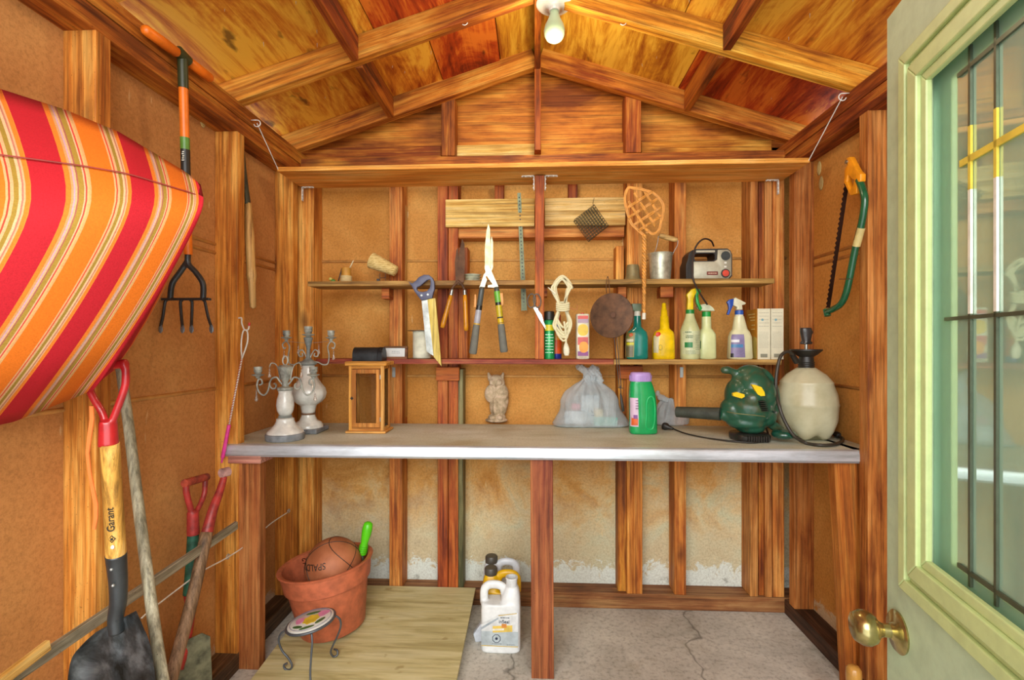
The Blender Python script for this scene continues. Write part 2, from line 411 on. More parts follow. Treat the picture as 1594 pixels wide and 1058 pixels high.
# left and right walls
def side_wall(side, xs, xi, ys, mat, studmat):
    bm = BM(); lo, hi = sorted((xs, xs+(-.012 if side == 'left' else .012)))
    box(bm, (lo, YN, 0), (hi, YS+.012, 1.95)); wl = structure(link('wall_'+side, bm, mat))
    xm = (xs+xi)/2; d = abs(xs-xi)
    for y in ys:
        board('stud', (xm, y+.021, .06), (xm, y+.021, 1.865), d, .042, studmat, up=(0, 1, 0), parent=wl)
    board('bottom_plate', (xm, YN, .03), (xm, YB, .03), d, .06, wood('3c2818', '644630', '8c6c48', .1), up=(0, 0, 1), parent=wl)
    for zz in (1.89, 1.945): board('top_plate', (xm, YN, zz), (xm, YS, zz), d, .052, M_plate, up=(0, 0, 1), parent=wl)
    for z in (1.475, 1.445, .975): seam(xs, YN, xs, YB, z, M_seam, wl)
    return wl
wl = side_wall('left', XLS, XL, (.2, .65, 1.095, 1.64, 2.03), M_sl, M_stud)
wr = side_wall('right', XRS, XR, (.2, .66, 1.12, 1.585, 2.02), M_sr, M_stud_r)

# ceiling: roof deck with plywood panels, rafters, blocking and ridge board under it
RX, RZ = .012, 2.385; SL = (RZ-2.055)/(1.035)       # underside of the plywood at ridge / slope
def zroof(x): return RZ-SL*abs(x-RX)
bm = BM()
for s in (-1, 1):
    xe = RX+s*1.3
    prism(bm, [(RX, RZ+.02), (xe, zroof(xe)+.02), (xe, zroof(xe)+.035), (RX, RZ+.035)], YS+.1-YN, Matrix.Translation((0, YN, 0)))
ce = structure(link('ceiling', bm, M_c1))
def panel(x0, x1, y0, y1, mat, dz=0):
    bm = BM(); g = .002
    prism(bm, [(x0+g, zroof(x0+g)+dz), (x1-g, zroof(x1-g)+dz), (x1-g, zroof(x1-g)+.016), (x0+g, zroof(x0+g)+.016)], y1-y0, Matrix.Translation((0, y0, 0)))
    link('plywood_panel', bm, mat, ce)
for x0, x1, mt, dz in ((-1.12, -.39, M_c1, 0), (-.39, -.145, M_c2, -.004), (-.145, RX, M_c3, 0), (RX, .60, M_c3, 0), (.60, 1.14, M_c1, -.003)):
    panel(x0, x1, 1.66, YS, mt if not (x0 == .60) else M_c2, dz)
for x0, x1, mt in ((-1.12, -.55, M_c1), (-.55, -.1, M_c2), (-.1, RX, M_c3), (RX, .5, M_c3), (.5, 1.14, M_c1)):
    panel(x0, x1, YN, 1.66, mt)
RH = .083
def rafter(y, t=.04):
    for s in (-1, 1):
        xe = XLS if s < 0 else XRS
        a = V((RX+s*.012, y, RZ-RH/2-.001)); b_ = V((xe, y, zroof(xe)-RH/2-.001))
        bm = BM(); L = (b_-a).length; box(bm, (-RH*.96/2, -t/2, 0), (RH*.96/2, t/2, L), .0015)
        link('rafter', bm, M_rafter, ce, M=frame_mat(a, b_, up=(0, 1, 0)))
RYS = [.2, .66, 1.14, 1.665, 2.085]
for y in RYS: rafter(y)
for x in (-.615, .635):
    for a, b_ in zip(RYS, RYS[1:]):
        y1 = b_-.02 if b_ != RYS[-1] else b_-.022
        board('blocking', (x, a+.02, zroof(x)-.045), (x, y1, zroof(x)-.045), .026, .085, M_block, up=(0, 0, 1), parent=ce)
board('ridge_board', (RX, YN, RZ-.05), (RX, YS, RZ-.05), .024, .1, M_block, up=(0, 0, 1), parent=ce)

# shingle nail points that came through the roof boards
rr = random.Random(12); bm = BM()
for i in range(110):
    x = rr.uniform(-.95, .95); y = rr.uniform(.75, 2.02)
    if abs(x-RX) < .05 or min(abs(y-q) for q in RYS) < .03: continue
    z = zroof(x); cyl(bm, (x, y, z+.004), (x+rr.uniform(-.002, .002), y, z-rr.uniform(.006, .014)), .0013, .0005, n=4)
o = link('nail_points', bm, plain('d8d0b8', .4, .4), ce); o['kind'] = 'stuff'

# ---------------------------------------------------------------- workbench
n = NT('bench_laminate'); o = n.coord(rnd=False); a = n.noise(n.coord((.3, 1, 1), False), 4, 5, .65, .5)
base = n.ramp(a, [(.3, 'a4a284'), (.5, 'c2c2ac'), (.7, 'd4d6c8')]); base = n.mix(n.ramp(n.noise(o, 2.5, 4, .6), [(.5, 0.0), (.66, .6)]), base, 'a08858')
base = n.mix(.4, base, n.ramp(n.noise(o, 120, 3, .7), [(.3, '9c968c'), (.5, 'ffffff')]), 'MULTIPLY')
n.col(base); n.set(rough=.55, spec=.4); M_lam = n.m
n = NT('bench_metal_edge'); o = n.coord(rnd=False); a = n.noise(n.coord((.4, 1, 3), False), 9, 5, .7)
n.col(n.ramp(a, [(.3, 'a0a8ac'), (.6, 'd4dce4')])); n.set(rough=.36, metal=.5); n.bump(n.noise(o, 60, 3), .1); M_edge = n.m
CZ = .785; FY = 1.625
wbn = Thing('workbench', 'long grey-topped wooden workbench with a rounded metal front edge against the back wall', 'workbench', (.03, FY, 0))
xl, xr = W(350, 700, FY).x, W(1352, 700, FY).x
out_ = [(xl+.002, FY+.01), (xr-.002, FY+.01), (xr-.002, FY+.013), (XR-.004, FY+.013), (XR-.004, 1.632), (XRS-.005, 1.632), (XRS-.005, 2.014), (XR-.004, 2.014), (XR-.004, YB-.003), (XL+.004, YB-.003), (XL+.004, 2.024), (XLS+.005, 2.024), (XLS+.005, 1.688), (XL+.004, 1.688), (XL+.004, FY+.013), (xl+.002, FY+.013)]
bm = BM(); prism(bm, out_, .035, Matrix.Translation((0, 0, CZ-.001)) @ Matrix.Rotation(R(-90), 4, 'X'))
wbn.part('countertop', bm, M_lam, world=True)
bm = BM(); prism(bm, [(FY+.012, CZ), (FY+.004, CZ-.003), (FY-.001, CZ-.012), (FY-.001, CZ-.034), (FY+.006, CZ-.042), (FY+.02, CZ-.042), (FY+.02, CZ)], xr-xl, Matrix.Translation((xr, 0, 0)) @ Matrix.Rotation(R(90), 4, 'Z'))
wbn.part('metal_edge', bm, M_edge, smooth=40, world=True)
def leg(pt, pb, w_=.083, t_=.04, mat=M_bench_leg): return wbn.board('leg', pb, pt, w_, t_, mat, up=(0, -1, 0))
p = W(386, 725, FY+.03); leg((p.x, FY+.045, CZ-.063), (p.x-.003, FY+.045, 0), .09)
wbn.board('leg_cap', (p.x-.055, FY+.045, CZ-.052), (p.x+.06, FY+.045, CZ-.052), .085, .026, wood('9c5044', 'b8766a', 'c88c7c', .1), up=(0, 1, 0), label='pinkish block on top of the left leg')
p = W(843, 725, FY+.03); leg((p.x, FY+.045, CZ-.037), (p.x+.004, FY+.045, 0), .076, mat=wood('6e2c18', '94502c', 'a8663a', .2))
p = W(1318, 725, FY+.03); leg((p.x, FY+.045, CZ-.037), (p.x+.04, FY+.045, 0), .085, mat=wood('8a4012', 'ac5c20', 'c07832', .3))
wbn.board('bearer', (xl+.06, YB-.02, CZ-.08), (xr-.06, YB-.02, CZ-.08), .035, .085, M_stud, up=(0, 1, 0))

# ---------------------------------------------------------------- shelves
M_white = plain('e8e8e0', .4); M_zinc = plain('b8bcb8', .4, .6)
S1Z, S2Z = 1.387, 1.068; SY = 1.965
# the upright that carries the shelves (between bench shelf and overhead shelf)
x0, x1 = W(833, 430, SY-.005).x, W(847, 430, SY-.005).x
up = Thing('shelf_upright', 'reddish vertical board between the two halves of the upper shelf', 'board', ((x0+x1)/2, SY, S2Z))
up.board('upright_board', ((x0+x1)/2, SY+.065, S2Z+.001), ((x0+x1)/2, SY+.065, 1.806), x1-x0, .14, M_studred, up=(0, -1, 0))
def shelf(name, label, x0, x1, z, t, y0, mat, cat='shelf', y1=YB):
    s = Thing(name, label, cat, ((x0+x1)/2, y0, z-t))
    s.board('shelf_board', (x0, (y0+y1)/2, z-t/2), (x1, (y0+y1)/2, z-t/2), y1-y0-.001, t, mat, up=(0, 1, 0)); return s
xa = W(479, 436, SY).x; xb = x0-.002
s1l = shelf('upper_shelf', 'thin brown shelf left of the upright, holding twine cone and paint pot', xa, xb, S1Z, .02, SY, M_shelf)
xc = x1+.002; xd = W(1206, 434, SY).x
s1r = shelf('upper_shelf', 'thin brown shelf right of the upright, holding bucket and portable inflator', xc, xd, S1Z+.001, .02, SY, wood('5e4824', 'a0783c', 'c89c58', .2))
def support(s, px0, px1, z, h=.045, mat=M_studred):
    a, b_ = W(px0, 450, YB-.06).x, W(px1, 450, YB-.06).x
    s.board('support_block', (a, YB-.032, z-h/2), (b_, YB-.032, z-h/2), .06, h, mat, up=(0, 1, 0))
support(s1l, 594, 606, S1Z-.021); support(s1r, 1028, 1048, S1Z-.02); support(s1r, 846, 852, S1Z-.02, .04); support(s1r, 962, 975, S1Z-.02)
xe = W(492, 564, SY).x; xf = W(1216, 564, SY).x; xm = W(955, 564, SY).x
s2 = shelf('lower_shelf', 'long narrow red and tan shelf above the bench holding spray bottles and cans', xe, xm, S2Z, .02, SY-.005, M_shelfred)
s2.board('shelf_board', (xm+.001, (SY-.005+YB)/2, S2Z-.01), (xf, (SY-.005+YB)/2, S2Z-.01), YB-SY+.004, .02, wood('8e6830', 'b88c48', 'd0a860', .2), up=(0, 1, 0), label='tan board right of the red board')
for px in (613, 1061):
    p = W(px, 580, YB-.002); bm = BM(); box(bm, (p.x-.007, YB-.003, p.z-.02), (p.x+.007, YB-.001, p.z+.024), .0008); cyl(bm, (p.x, YB-.005, p.z+.008), (p.x, YB-.002, p.z+.008), .003)
    s2.part('metal_plate', bm, M_zinc, world=True)
# overhead shelf
OZ = 1.812; OY = 1.885
xa, xb = W(431, 262, OY).x, W(1261, 250, OY).x
ov = shelf('overhead_shelf', 'wide orange plank hung overhead by cords across the back wall', xa, xb, OZ+.018, .018, OY, M_over)
def cord(s, a, b_, r=.0018):
    bm = BM(); cyl(bm, a, b_, r, n=6); s.part('cord', bm, M_white, world=True)
def hook(s, p, sx):
    bm = BM(); r = .012
    tube(bm, [p+V((0, 0, .0)), p+V((sx*.022, 0, 0))], .0018, smooth=False)
    tube(bm, [p+V((sx*.022, 0, 0))+V((sx*r*(math.sin(a)), 0, -r+r*math.cos(a))) for a in [i*.5 for i in range(10)]], .0018)
    s.part('hook', bm, M_white, world=True, smooth=True)
h = WX(391, 187, XL); cord(ov, h+V((.022, 0, -.012)), V((xa+.004, OY+.004, OZ+.006))); hook(ov, h, 1)
h = WX(1322, 145, XR); cord(ov, h+V((-.022, 0, -.012)), V((xb-.004, OY+.004, OZ+.006))); hook(ov, h, -1)
def bracket(s, p, d):
    bm = BM(); box(bm, (min(0, d*.05), 0, -.003), (max(0, d*.05), .014, 0)); box(bm, (min(0, d*.003), 0, -.06), (max(0, d*.003), .014, 0))
    for k in (.015, .035, .05): ball(bm, (d*k, .003, -.004), .003, 1); ball(bm, (d*.004, .003, -k), .003, 1)
    s.part('bracket', bm, M_white, M=Matrix.Translation(p-s.loc))
zb = OZ-.001
bracket(ov, V((W(471, 300, YB-.02).x, YB-.03, zb)), 1); bracket(ov, V((W(1211, 290, YB-.02).x, YB-.03, zb)), -1)
bracket(ov, V((x0-.003, SY+.01, zb)), -1); bracket(ov, V((x1+.003, SY+.01, zb)), 1)
# ---------------------------------------------------------------- door (open, seen at a slant on the right)
dx, dy = -math.sin(R(12.5)), -math.cos(R(12.5))
p = W(1381, 535, .88)
DM = Matrix(((dx, -dy, 0, p.x), (dy, dx, 0, p.y), (0, 0, 1, 0), (0, 0, 0, 1)))
M_door = plain('b4ccaa', .45, var=.03); M_trimd = plain('bed090', .4, var=.03)
DT, DB, DW, TH = 1.695, .03, .76, .04
gx0, gx1, gz0, gz1 = .0646, DW-.0646, .737, 1.592
bm = BM()
prism(bm, [(0, DB), (DW, DB), (DW, DT), (0, DT)], TH, holes=[[(gx0+.05, gz0+.05), (gx1-.05, gz0+.05), (gx1-.05, gz1-.05), (gx0+.05, gz1-.05)]])
door = structure(link('door_1', bm, M_door)); door.matrix_world = DM
for i, (o_, w_, h_) in enumerate(((0, .02, .012), (.02, .012, .006), (.032, .026, .014), (.058, .015, .008))):
    for q in ('l', 'r', 't', 'b'):
        a0, a1, b0, b1 = gx0+o_, gx1-o_, gz0+o_, gz1-o_; k = w_
        pts = {'l': [(a0, b0), (a0+k, b0+k), (a0+k, b1-k), (a0, b1)], 'r': [(a1, b0), (a1, b1), (a1-k, b1-k), (a1-k, b0+k)],
               't': [(a0, b1), (a0+k, b1-k), (a1-k, b1-k), (a1, b1)], 'b': [(a0, b0), (a1, b0), (a1-k, b0+k), (a0+k, b0+k)]}[q]
        bm = BM(); prism(bm, pts, h_+.001, Matrix.Translation((0, -h_, 0)), bev=.002)
        link('glazing_moulding', bm, M_trimd, door)
n = NT('dusty_glass'); o = n.coord(rnd=False); dust = n.noise(n.coord((1, 1, .5), False), 7, 5, .7); spk = n.ramp(n.noise(o, 60, 2, .5), [(.7, 0.0), (.76, 1.0)])
n.t.nodes.remove(n.p)
df = n.n('ShaderNodeBsdfDiffuse'); df.inputs['Color'].default_value = lin('9cc4ae'); tr = n.n('ShaderNodeBsdfTransparent'); tr.inputs['Color'].default_value = (.8, .95, .82, 1)
gl = n.n('ShaderNodeBsdfGlossy'); gl.inputs['Roughness'].default_value = .03; gl.inputs['Color'].default_value = (.88, 1, .9, 1)
m1 = n.n('ShaderNodeMixShader'); n.l(n.math('ADD', n.math('MULTIPLY', dust, .35), .62), m1.inputs[0]); n.l(tr.outputs[0], m1.inputs[1]); n.l(df.outputs[0], m1.inputs[2])
fr = n.n('ShaderNodeFresnel'); fr.inputs['IOR'].default_value = 1.9
m2 = n.n('ShaderNodeMixShader'); n.l(n.math('MINIMUM', n.math('MULTIPLY', fr.outputs[0], 2.2), .52), m2.inputs[0]); n.l(m1.outputs[0], m2.inputs[1]); n.l(gl.outputs[0], m2.inputs[2]); n.l(m2.outputs[0], n.out.inputs[0])
bm = BM(); box(bm, (gx0+.052, .012, gz0+.052), (gx1-.052, .016, gz1-.052)); link('glass_pane', bm, n.m, door)
bm = BM()
for a in ((gx0+.062, gz0+.062, gx0+.068, gz1-.062), (gx0+.062, gz1-.068, gx1-.06, gz1-.062), (gx0+.062, gz0+.062, gx1-.06, gz0+.068)): box(bm, (a[0], .0165, a[1]), (a[2], .026, a[3]))
link('glazing_spacer', bm, plain('8a9a8a', .3, .8), door)
M_came = plain('59604e', .35, .5); M_glint_y = plain('e2cc4c', .45, .1); M_glint_w = plain('e9ecdf', .3, .1)  # yellow and white reflections painted as colour on stretches of the dark cames
def came(a0, b0, a1, b1, m=M_came):
    bm = BM(); box(bm, (a0, .0085, b0), (a1, .0115, b1)); link('came', bm, m, door)
x1_, x2_ = .206, .2555
for x in (x1_, x2_):
    came(x-.0022, gz0+.07, x+.0022, 1.17); came(x-.0026, 1.17, x+.0026, 1.335, M_glint_w); came(x-.0026, 1.335, x+.0026, 1.42, M_glint_y); came(x-.0022, 1.42, x+.0022, gz1-.065)
came(.15, 1.163, gx1-.06, 1.168); came(.185, 1.372, gx1-.1, 1.381, M_glint_y); came(.18, 1.497, gx1-.1, 1.503); came(.18, .822, gx1-.1, .828)
KM = Matrix.Translation((.042, 0, .652)) @ Matrix.Rotation(R(90), 4, 'X')
M_knob = plain('c4b67a', .22, .9, var=.12)
bm = BM(); lathe(bm, [(.0, 0), (.033, 0), (.034, .003), (.03, .007), (.016, .009), (.011, .014), (.0105, .026)], KM); link('knob_rose', bm, M_knob, door, 40)
bm = BM(); lathe(bm, [(.0105, .024), (.014, .03), (.023, .036), (.028, .046), (.0275, .056), (.022, .066), (.017, .0685), (0, .069)], KM); link('door_handle', bm, M_knob, door, 50)
KM2 = Matrix.Translation((.042, TH, .652)) @ Matrix.Rotation(R(-90), 4, 'X')
bm = BM(); lathe(bm, [(0, 0), (.033, 0), (.03, .007), (.011, .014), (.011, .026), (.023, .036), (.028, .046), (.022, .066), (0, .069)], KM2); link('door_handle', bm, M_knob, door, 50)

# ---------------------------------------------------------------- ceiling lamp, ceiling hooks
LY = 1.665
p = W(863, 9, LY); lamp = Thing('ceiling_lamp', 'bare white light bulb in a porcelain holder at the roof ridge', 'lamp', (p.x, LY, p.z))
bm = BM(); lathe(bm, [(0, .012), (.058, .012), (.062, .006), (.055, 0), (.03, -.004), (.019, -.012), (.018, -.02), (0, -.02)]); lamp.part('lamp_holder', bm, plain('e4e6dc', .25), 50)
n = NT('bulb_glass'); n.col('9cb08a'); n.set(rough=.35, sss=.0); n.p.inputs['Emission Color'].default_value = lin('e8ffd8'); n.p.inputs['Emission Strength'].default_value = .12
bm = BM(); lathe(bm, [(.014, -.018), (.0155, -.03), (.022, -.048), (.031, -.066), (.0355, -.084), (.034, -.1), (.027, -.113), (.015, -.121), (0, -.1235)]); lamp.part('bulb', bm, n.m, True)
l_ = bpy.data.lights.new('ceiling_fill', 'POINT'); l_.energy = 5; l_.color = (1, .86, .6); l_.shadow_soft_size = .05; lo_ = bpy.data.objects.new('ceiling_fill', l_); C.objects.link(lo_); lo_.location = (p.x, LY-.02, p.z-.19)  # added fill light below the unlit bulb, brightens ceiling and gable
def cup_hook(px, py, label):
    p = W(px, py, 1.66); r = .011
    bm = BM(); tube(bm, [V((0, 0, .035)), V((0, 0, .012))]+[V((r*math.sin(a), 0, r*math.cos(a))) for a in [i*.45 for i in range(1, 10)]], .0014, k=3)
    tag(link('ceiling_hook', bm, M_white, smooth=True, M=Matrix.Translation(p)), label, 'hook', 'cup hooks under the rafters')
cup_hook(723, 34, 'small white cup hook under the rafter left of the bulb'); cup_hook(970, 34, 'small white cup hook under the rafter right of the bulb')

# ---------------------------------------------------------------- generic px-scaled helpers
def PP(pts, Y): return [(lambda q: (q.x, q.z))(W(a, b, Y)) for a, b in pts]
def TY(Y): return Matrix.Translation((0, Y, 0))
def kk(px, Y): return Y/(CS+(px-797)/FPX*SN)/FPX           # metres per pixel
def sec(secs, k): return [(q[0]*k, q[1]*k, q[2]*k)+((q[3]*k, q[4]*k) if len(q) > 4 else (0, 0))+((q[5],) if len(q) > 5 else (2,)) for q in secs]
def cr(c, n=4):                         # rounded polygon corners by Chaikin cutting
    for _ in range(n):
        o_ = []
        for i in range(len(c)):
            a, b_ = c[i], c[(i+1) % len(c)]
            o_ += [(a[0]*.75+b_[0]*.25, a[1]*.75+b_[1]*.25), (a[0]*.25+b_[0]*.75, a[1]*.25+b_[1]*.75)]
        c = o_
    return c
M_black = plain('26241f', .45); M_dark = plain('3a3a38', .5); M_steel = plain('a9aca6', .32, .85, var=.1); M_blacksteel = plain('4a4e50', .4, .6)
M_rust = plain('6e4c34', .75, .3, var=.15, bump=.3); M_glassy = plain('e8e4d6', .15, 0, trans=.5)
def lines(bm, x0, x1, z0, z1, k, y, h=.0009, seed=1):     # rows of small print
    rr = random.Random(seed)
    for i in range(k):
        z = z0+(z1-z0)*(i+.5)/k; x = x0
        while x < x1-.002:
            w_ = min(rr.uniform(.002, .008), x1-x); box(bm, (x, y-.0004, z-h), (x+w_, y, z+h)); x += w_+.0015

# ================================================================ things on the lower shelf
def stand(px, Y, z, py=560): return V((W(px, py, Y).x, Y, z))
YA = 2.02
k2 = kk(990, YA)
def patch(secs, z0, z1, a0, a1, k=8, off=.0006, seg=10):
    bm = BM(); S = isecs(secs, z0, z1, k); loft(bm, S, seg, a0, a1, off); return bm
# green spray can and the blue and red can behind it
b = stand(855, YA-.02, S2Z); t = Thing('spray_can', 'green aerosol can with black cap standing under the hanging scissors', 'can', b)
s = sec([(0, 8, 8), (2, 8.4, 8.4), (58, 8.4, 8.4), (62, 6, 6)], k2)
bm = BM(); loft(bm, s); t.part('can_body', bm, plain('1c9a52', .3, .2), 40)
bm = BM(); loft(bm, sec([(60, 7, 7), (61, 8, 8), (73, 8, 8), (74, 7, 7)], k2)); t.part('cap', bm, M_black, 40)
t.part('label', patch(s, 44*k2, 53*k2, 215, 325), plain('e8dc28', .35), label='yellow band with print')
bm = BM(); lines(bm, -6*k2, 6*k2, 8*k2, 40*k2, 7, -8.6*k2, .0016, 3); t.part('printed_text', bm, plain('c4f0d4', .4))
b = stand(866, YA+.035, S2Z); t = Thing('spray_can', 'blue and red aerosol can behind the green one', 'can', b)
s = sec([(0, 8, 8), (2, 8.4, 8.4), (54, 8.4, 8.4), (58, 6, 6)], k2)
bm = BM(); loft(bm, s); t.part('can_body', bm, plain('2c3c9c', .3, .2), 40)
bm = BM(); loft(bm, sec([(56, 7, 7), (70, 7, 7)], k2)); t.part('cap', bm, plain('c8442c', .4), 40)
t.part('label', patch(s, 8*k2, 46*k2, 200, 345), plain('e0561c', .35), label='orange-red label')
t.part('label', patch(s, 30*k2, 42*k2, 200, 345, off=.001), plain('f0a020', .35), label='yellow flash on the label')
# tall clear tub with coloured label
b = stand(906.5, YA, S2Z); t = Thing('tall_tub', 'tall square whitish tub with yellow and purple label and red lid button', 'tub', b)
s = sec([(0, 9.5, 9.5, 0, 0, 5), (1, 10.3, 10.3, 0, 0, 6), (69, 10.3, 10.3, 0, 0, 6), (70, 9.5, 9.5, 0, 0, 5)], k2)
bm = BM(); loft(bm, s, 40); t.part('tub_body', bm, plain('e2dcc2', .25), 40)
def flat(x0, x1, z0, z1, y, col, nm='label', lb=None, r=0):
    bm = BM(); pts = [(x0*k2, z0*k2), (x1*k2, z0*k2), (x1*k2, z1*k2), (x0*k2, z1*k2)]; prism(bm, cr(pts, 3) if r else pts, .0004, Matrix.Translation((0, y*k2-.0004, 0))); t.part(nm, bm, plain(col, .35), label=lb)
flat(-8, 8, 56, 66, -10.4, 'a88ca0', lb='mauve top of the label'); flat(-8, 8, 62, 67, -10.5, 'd03c2c', lb='red band'); flat(-8, 8, 36, 54, -10.4, 'e8c41c', lb='yellow part of the label', r=1); flat(-8, 8, 22, 34, -10.4, 'd05048', lb='red lettering block'); flat(-6, 8, 10, 27, -10.5, 'f09a1c', lb='orange part of the label', r=1); flat(-8, 8, 5, 12, -10.45, '8c3c88', lb='purple foot of the label')
bm = BM(); cyl(bm, (0, 0, 70*k2), (0, 0, 72*k2), 3*k2); t.part('lid_button', bm, plain('c02c20', .4), 40)
# teal bottle
def trigger_head(t, pts, th, mat, k, trig=None, trigmat=None, y0=None):
    bm = BM(); prism(bm, [(x*k, z*k) for x, z in pts], th*k, Matrix.Translation((0, -th*k/2, 0)), bev=.8*k); t.part('spray_head', bm, mat, 40)
    if trig:
        bm = BM(); prism(bm, [(x*k, z*k) for x, z in trig], th*.6*k, Matrix.Translation((0, -th*.3*k, 0)), bev=.5*k); t.part('trigger', bm, trigmat, 40)
b = stand(991, YA, S2Z); t = Thing('spray_bottle', 'teal spray bottle with olive label and green head, beside the round pan', 'bottle', b, group=None)
s = sec([(0, 15.5, 10, 0, 0, 3.5), (2, 16.8, 11, 0, 0, 4), (34, 16.8, 11, 0, 0, 3.5), (42, 15, 10, 0, 0, 3), (47, 9, 8, 1, 0, 2.4), (50, 6.5, 6.5, 1, 0, 2), (67, 5.6, 5.6, 1, 0, 2)], k2)
bm = BM(); loft(bm, s, 40); t.part('bottle_body', bm, plain('0f8276', .15, coat=.4), 60)
t.part('label', patch(s, 3*k2, 41*k2, 195, 262), plain('8a8a4a', .4), label='olive arched label')
t.part('label', patch(s, 27*k2, 31*k2, 198, 258, off=.0011), plain('ded8b8', .4), label='white title line')
t.part('label', patch(s, 22*k2, 25.5*k2, 196, 260, off=.0011), plain('d8d020', .4), label='yellow line')
t.part('label', patch(s, 4*k2, 20*k2, 198, 258, off=.0011), plain('6c6444', .4), label='dark foot of the label')
bm = BM(); ball(bm, (-10*k2, -9.8*k2, 37*k2), 4*k2, 2, (1, .25, .8)); t.part('emblem', bm, plain('e0641c', .4))
bm = BM(); loft(bm, sec([(66, 5, 5, 1, 0), (67, 5.3, 5.3, 1, 0), (74, 5, 5, 1, 0)], k2)); t.part('collar', bm, plain('e4e6d8', .4), 40)
trigger_head(t, [(-6, 75), (-8, 86), (7, 86), (7, 74), (0, 73)], 8, plain('6c8064', .5), k2, [(-8, 80), (-4.5, 80), (-6.5, 69), (-8.5, 71)], plain('1c5a48', .4))
# yellow bottle
b = stand(1032.5, YA, S2Z); t = Thing('squeeze_bottle', 'bright yellow bottle with tapered nozzle between the teal and clear bottles', 'bottle', b)
s = sec([(0, 15.5, 10, 0, 0, 3.5), (2, 16.6, 11, 0, 0, 4), (34, 16.2, 11, 0, 0, 3.5), (42, 14, 10, 1, 0, 3), (46, 8.5, 8, 2, 0, 2.4), (48, 7.3, 7, 2, 0), (66, 6.2, 6.2, 1.5, 0), (67, 5.2, 5.2, 1.5, 0), (76, 4.6, 4.6, 1, 0), (77, 3.6, 3.6, 1, 0), (86, 3, 3, 1, 0), (87, 2, 2, 1, 0)], k2)
bm = BM(); loft(bm, s, 40); t.part('bottle_body', bm, plain('f2cc10', .25, coat=.2), 50)
t.part('label', patch(s, 10*k2, 36*k2, 192, 248), plain('c8c096', .4), label='greyish label on the left face')
bm = BM(); ball(bm, (-10*k2, -9.6*k2, 38*k2), 4.4*k2, 2, (1, .25, .9)); t.part('emblem', bm, plain('dc3c1c', .4))
bm = BM(); tube(bm, [V((-7*k2+2.6*k2*math.cos(a), -11.3*k2, 18*k2+4*k2*math.sin(a))) for a in [i*math.pi/4 for i in range(8)]], .0005, n=4, closed=True); t.part('label_drawing', bm, plain('4c5c50', .5))
# clear bottle with yellow head
b = stand(1074, YA-.01, S2Z); t = Thing('spray_bottle', 'translucent spray bottle with yellow head, green trigger and green print', 'bottle', b)
s = sec([(0, 13.5, 13.5), (2, 14.5, 14.5), (44, 14.5, 14.5), (54, 11, 11), (63, 7.5, 7.5), (71, 6, 6)], k2)
bm = BM(); loft(bm, s, 36); t.part('bottle_body', bm, plain('c4ca94', .3, var=.03), 60)
t.part('label', patch(s, 8*k2, 43*k2, 205, 335), plain('ccd4a8', .4), label='pale label')
bm = BM(); lines(bm, -12*k2, -2*k2, 40*k2, 43*k2, 1, -14.6*k2, .0014, 5); lines(bm, -11*k2, 0, 32*k2, 37*k2, 2, -15*k2, .0012, 6); lines(bm, 4*k2, 12*k2, 14*k2, 38*k2, 9, -14.4*k2, .0005, 7); lines(bm, -11*k2, 4*k2, 8*k2, 14*k2, 3, -14.9*k2, .0005, 7); t.part('printed_text', bm, plain('1c5c34', .5))
t.part('label', patch(s, 18*k2, 26*k2, 222, 268, off=.0012), plain('1c7c3c', .4), label='green box on the label')
bm = BM(); loft(bm, sec([(70, 6.3, 6.3), (76, 6.3, 6.3)], k2)); t.part('collar', bm, plain('1c8a3c', .4), 40)
trigger_head(t, [(-5, 76), (-4, 92), (-6, 99), (1, 107), (7, 109), (9, 103), (6, 97), (4, 92), (4, 76)], 8, plain('eccc10', .35), k2, [(7, 108), (14, 108), (16, 103), (12, 99), (13, 88), (18, 78), (15, 74), (9, 87), (8, 98)], plain('18a440', .35))
# white bottle with green collar
b = stand(1099.5, YA+.03, S2Z); t = Thing('spray_bottle', 'pale green-white spray bottle with white wedge head and green collar', 'bottle', b)
s = sec([(0, 13, 10, 0, 0, 3), (2, 14, 11, 0, 0, 3.4), (38, 13.5, 11, 0, 0, 3), (44, 10.5, 9, 0, 0, 2.6), (48, 7.5, 7.5), (66, 7, 7)], k2)
bm = BM(); loft(bm, s, 36); t.part('bottle_body', bm, plain('d6dea2', .3, var=.02), 60)
t.part('label', patch(s, 16*k2, 28*k2, 180, 225), plain('2c6c30', .4), label='green mark on the left face')
bm = BM(); loft(bm, sec([(65, 6.6, 6.6), (74, 6.6, 6.6)], k2)); t.part('collar', bm, plain('22a044', .4), 40)
trigger_head(t, [(-14, 84), (-16, 80), (-8, 75), (12, 75), (9, 80), (4, 84), (-4, 86)], 9, plain('dfe8c4', .35), k2)
# white bottle with blue trigger
b = stand(1151.5, YA, S2Z); t = Thing('spray_bottle', 'white spray bottle with blue trigger and round purple-blue label', 'bottle', b)
s = sec([(0, 16.5, 11, 0, 0, 3.5), (2, 17.6, 12, 0, 0, 4), (34, 16.5, 11.5, 0, 0, 3.2), (42, 14, 10, 0, 0, 2.8), (46, 11, 9, 0, 0, 2.4), (66, 7, 7, -1, 0)], k2)
bm = BM(); loft(bm, s, 40); t.part('bottle_body', bm, plain('d8d6ac', .25, var=.02), 60)
t.part('label', patch(s, 3*k2, 38*k2, 205, 272), plain('8c80a8', .4), label='purple label')
t.part('label', patch(s, 18*k2, 23*k2, 207, 270, off=.001), plain('4c8cc0', .4), label='blue flash'); t.part('label', patch(s, 26*k2, 30*k2, 207, 262, off=.001), plain('e4e4e8', .4), label='white title'); t.part('label', patch(s, 3*k2, 9*k2, 205, 235, off=.001), plain('24242c', .4), label='dark corner')
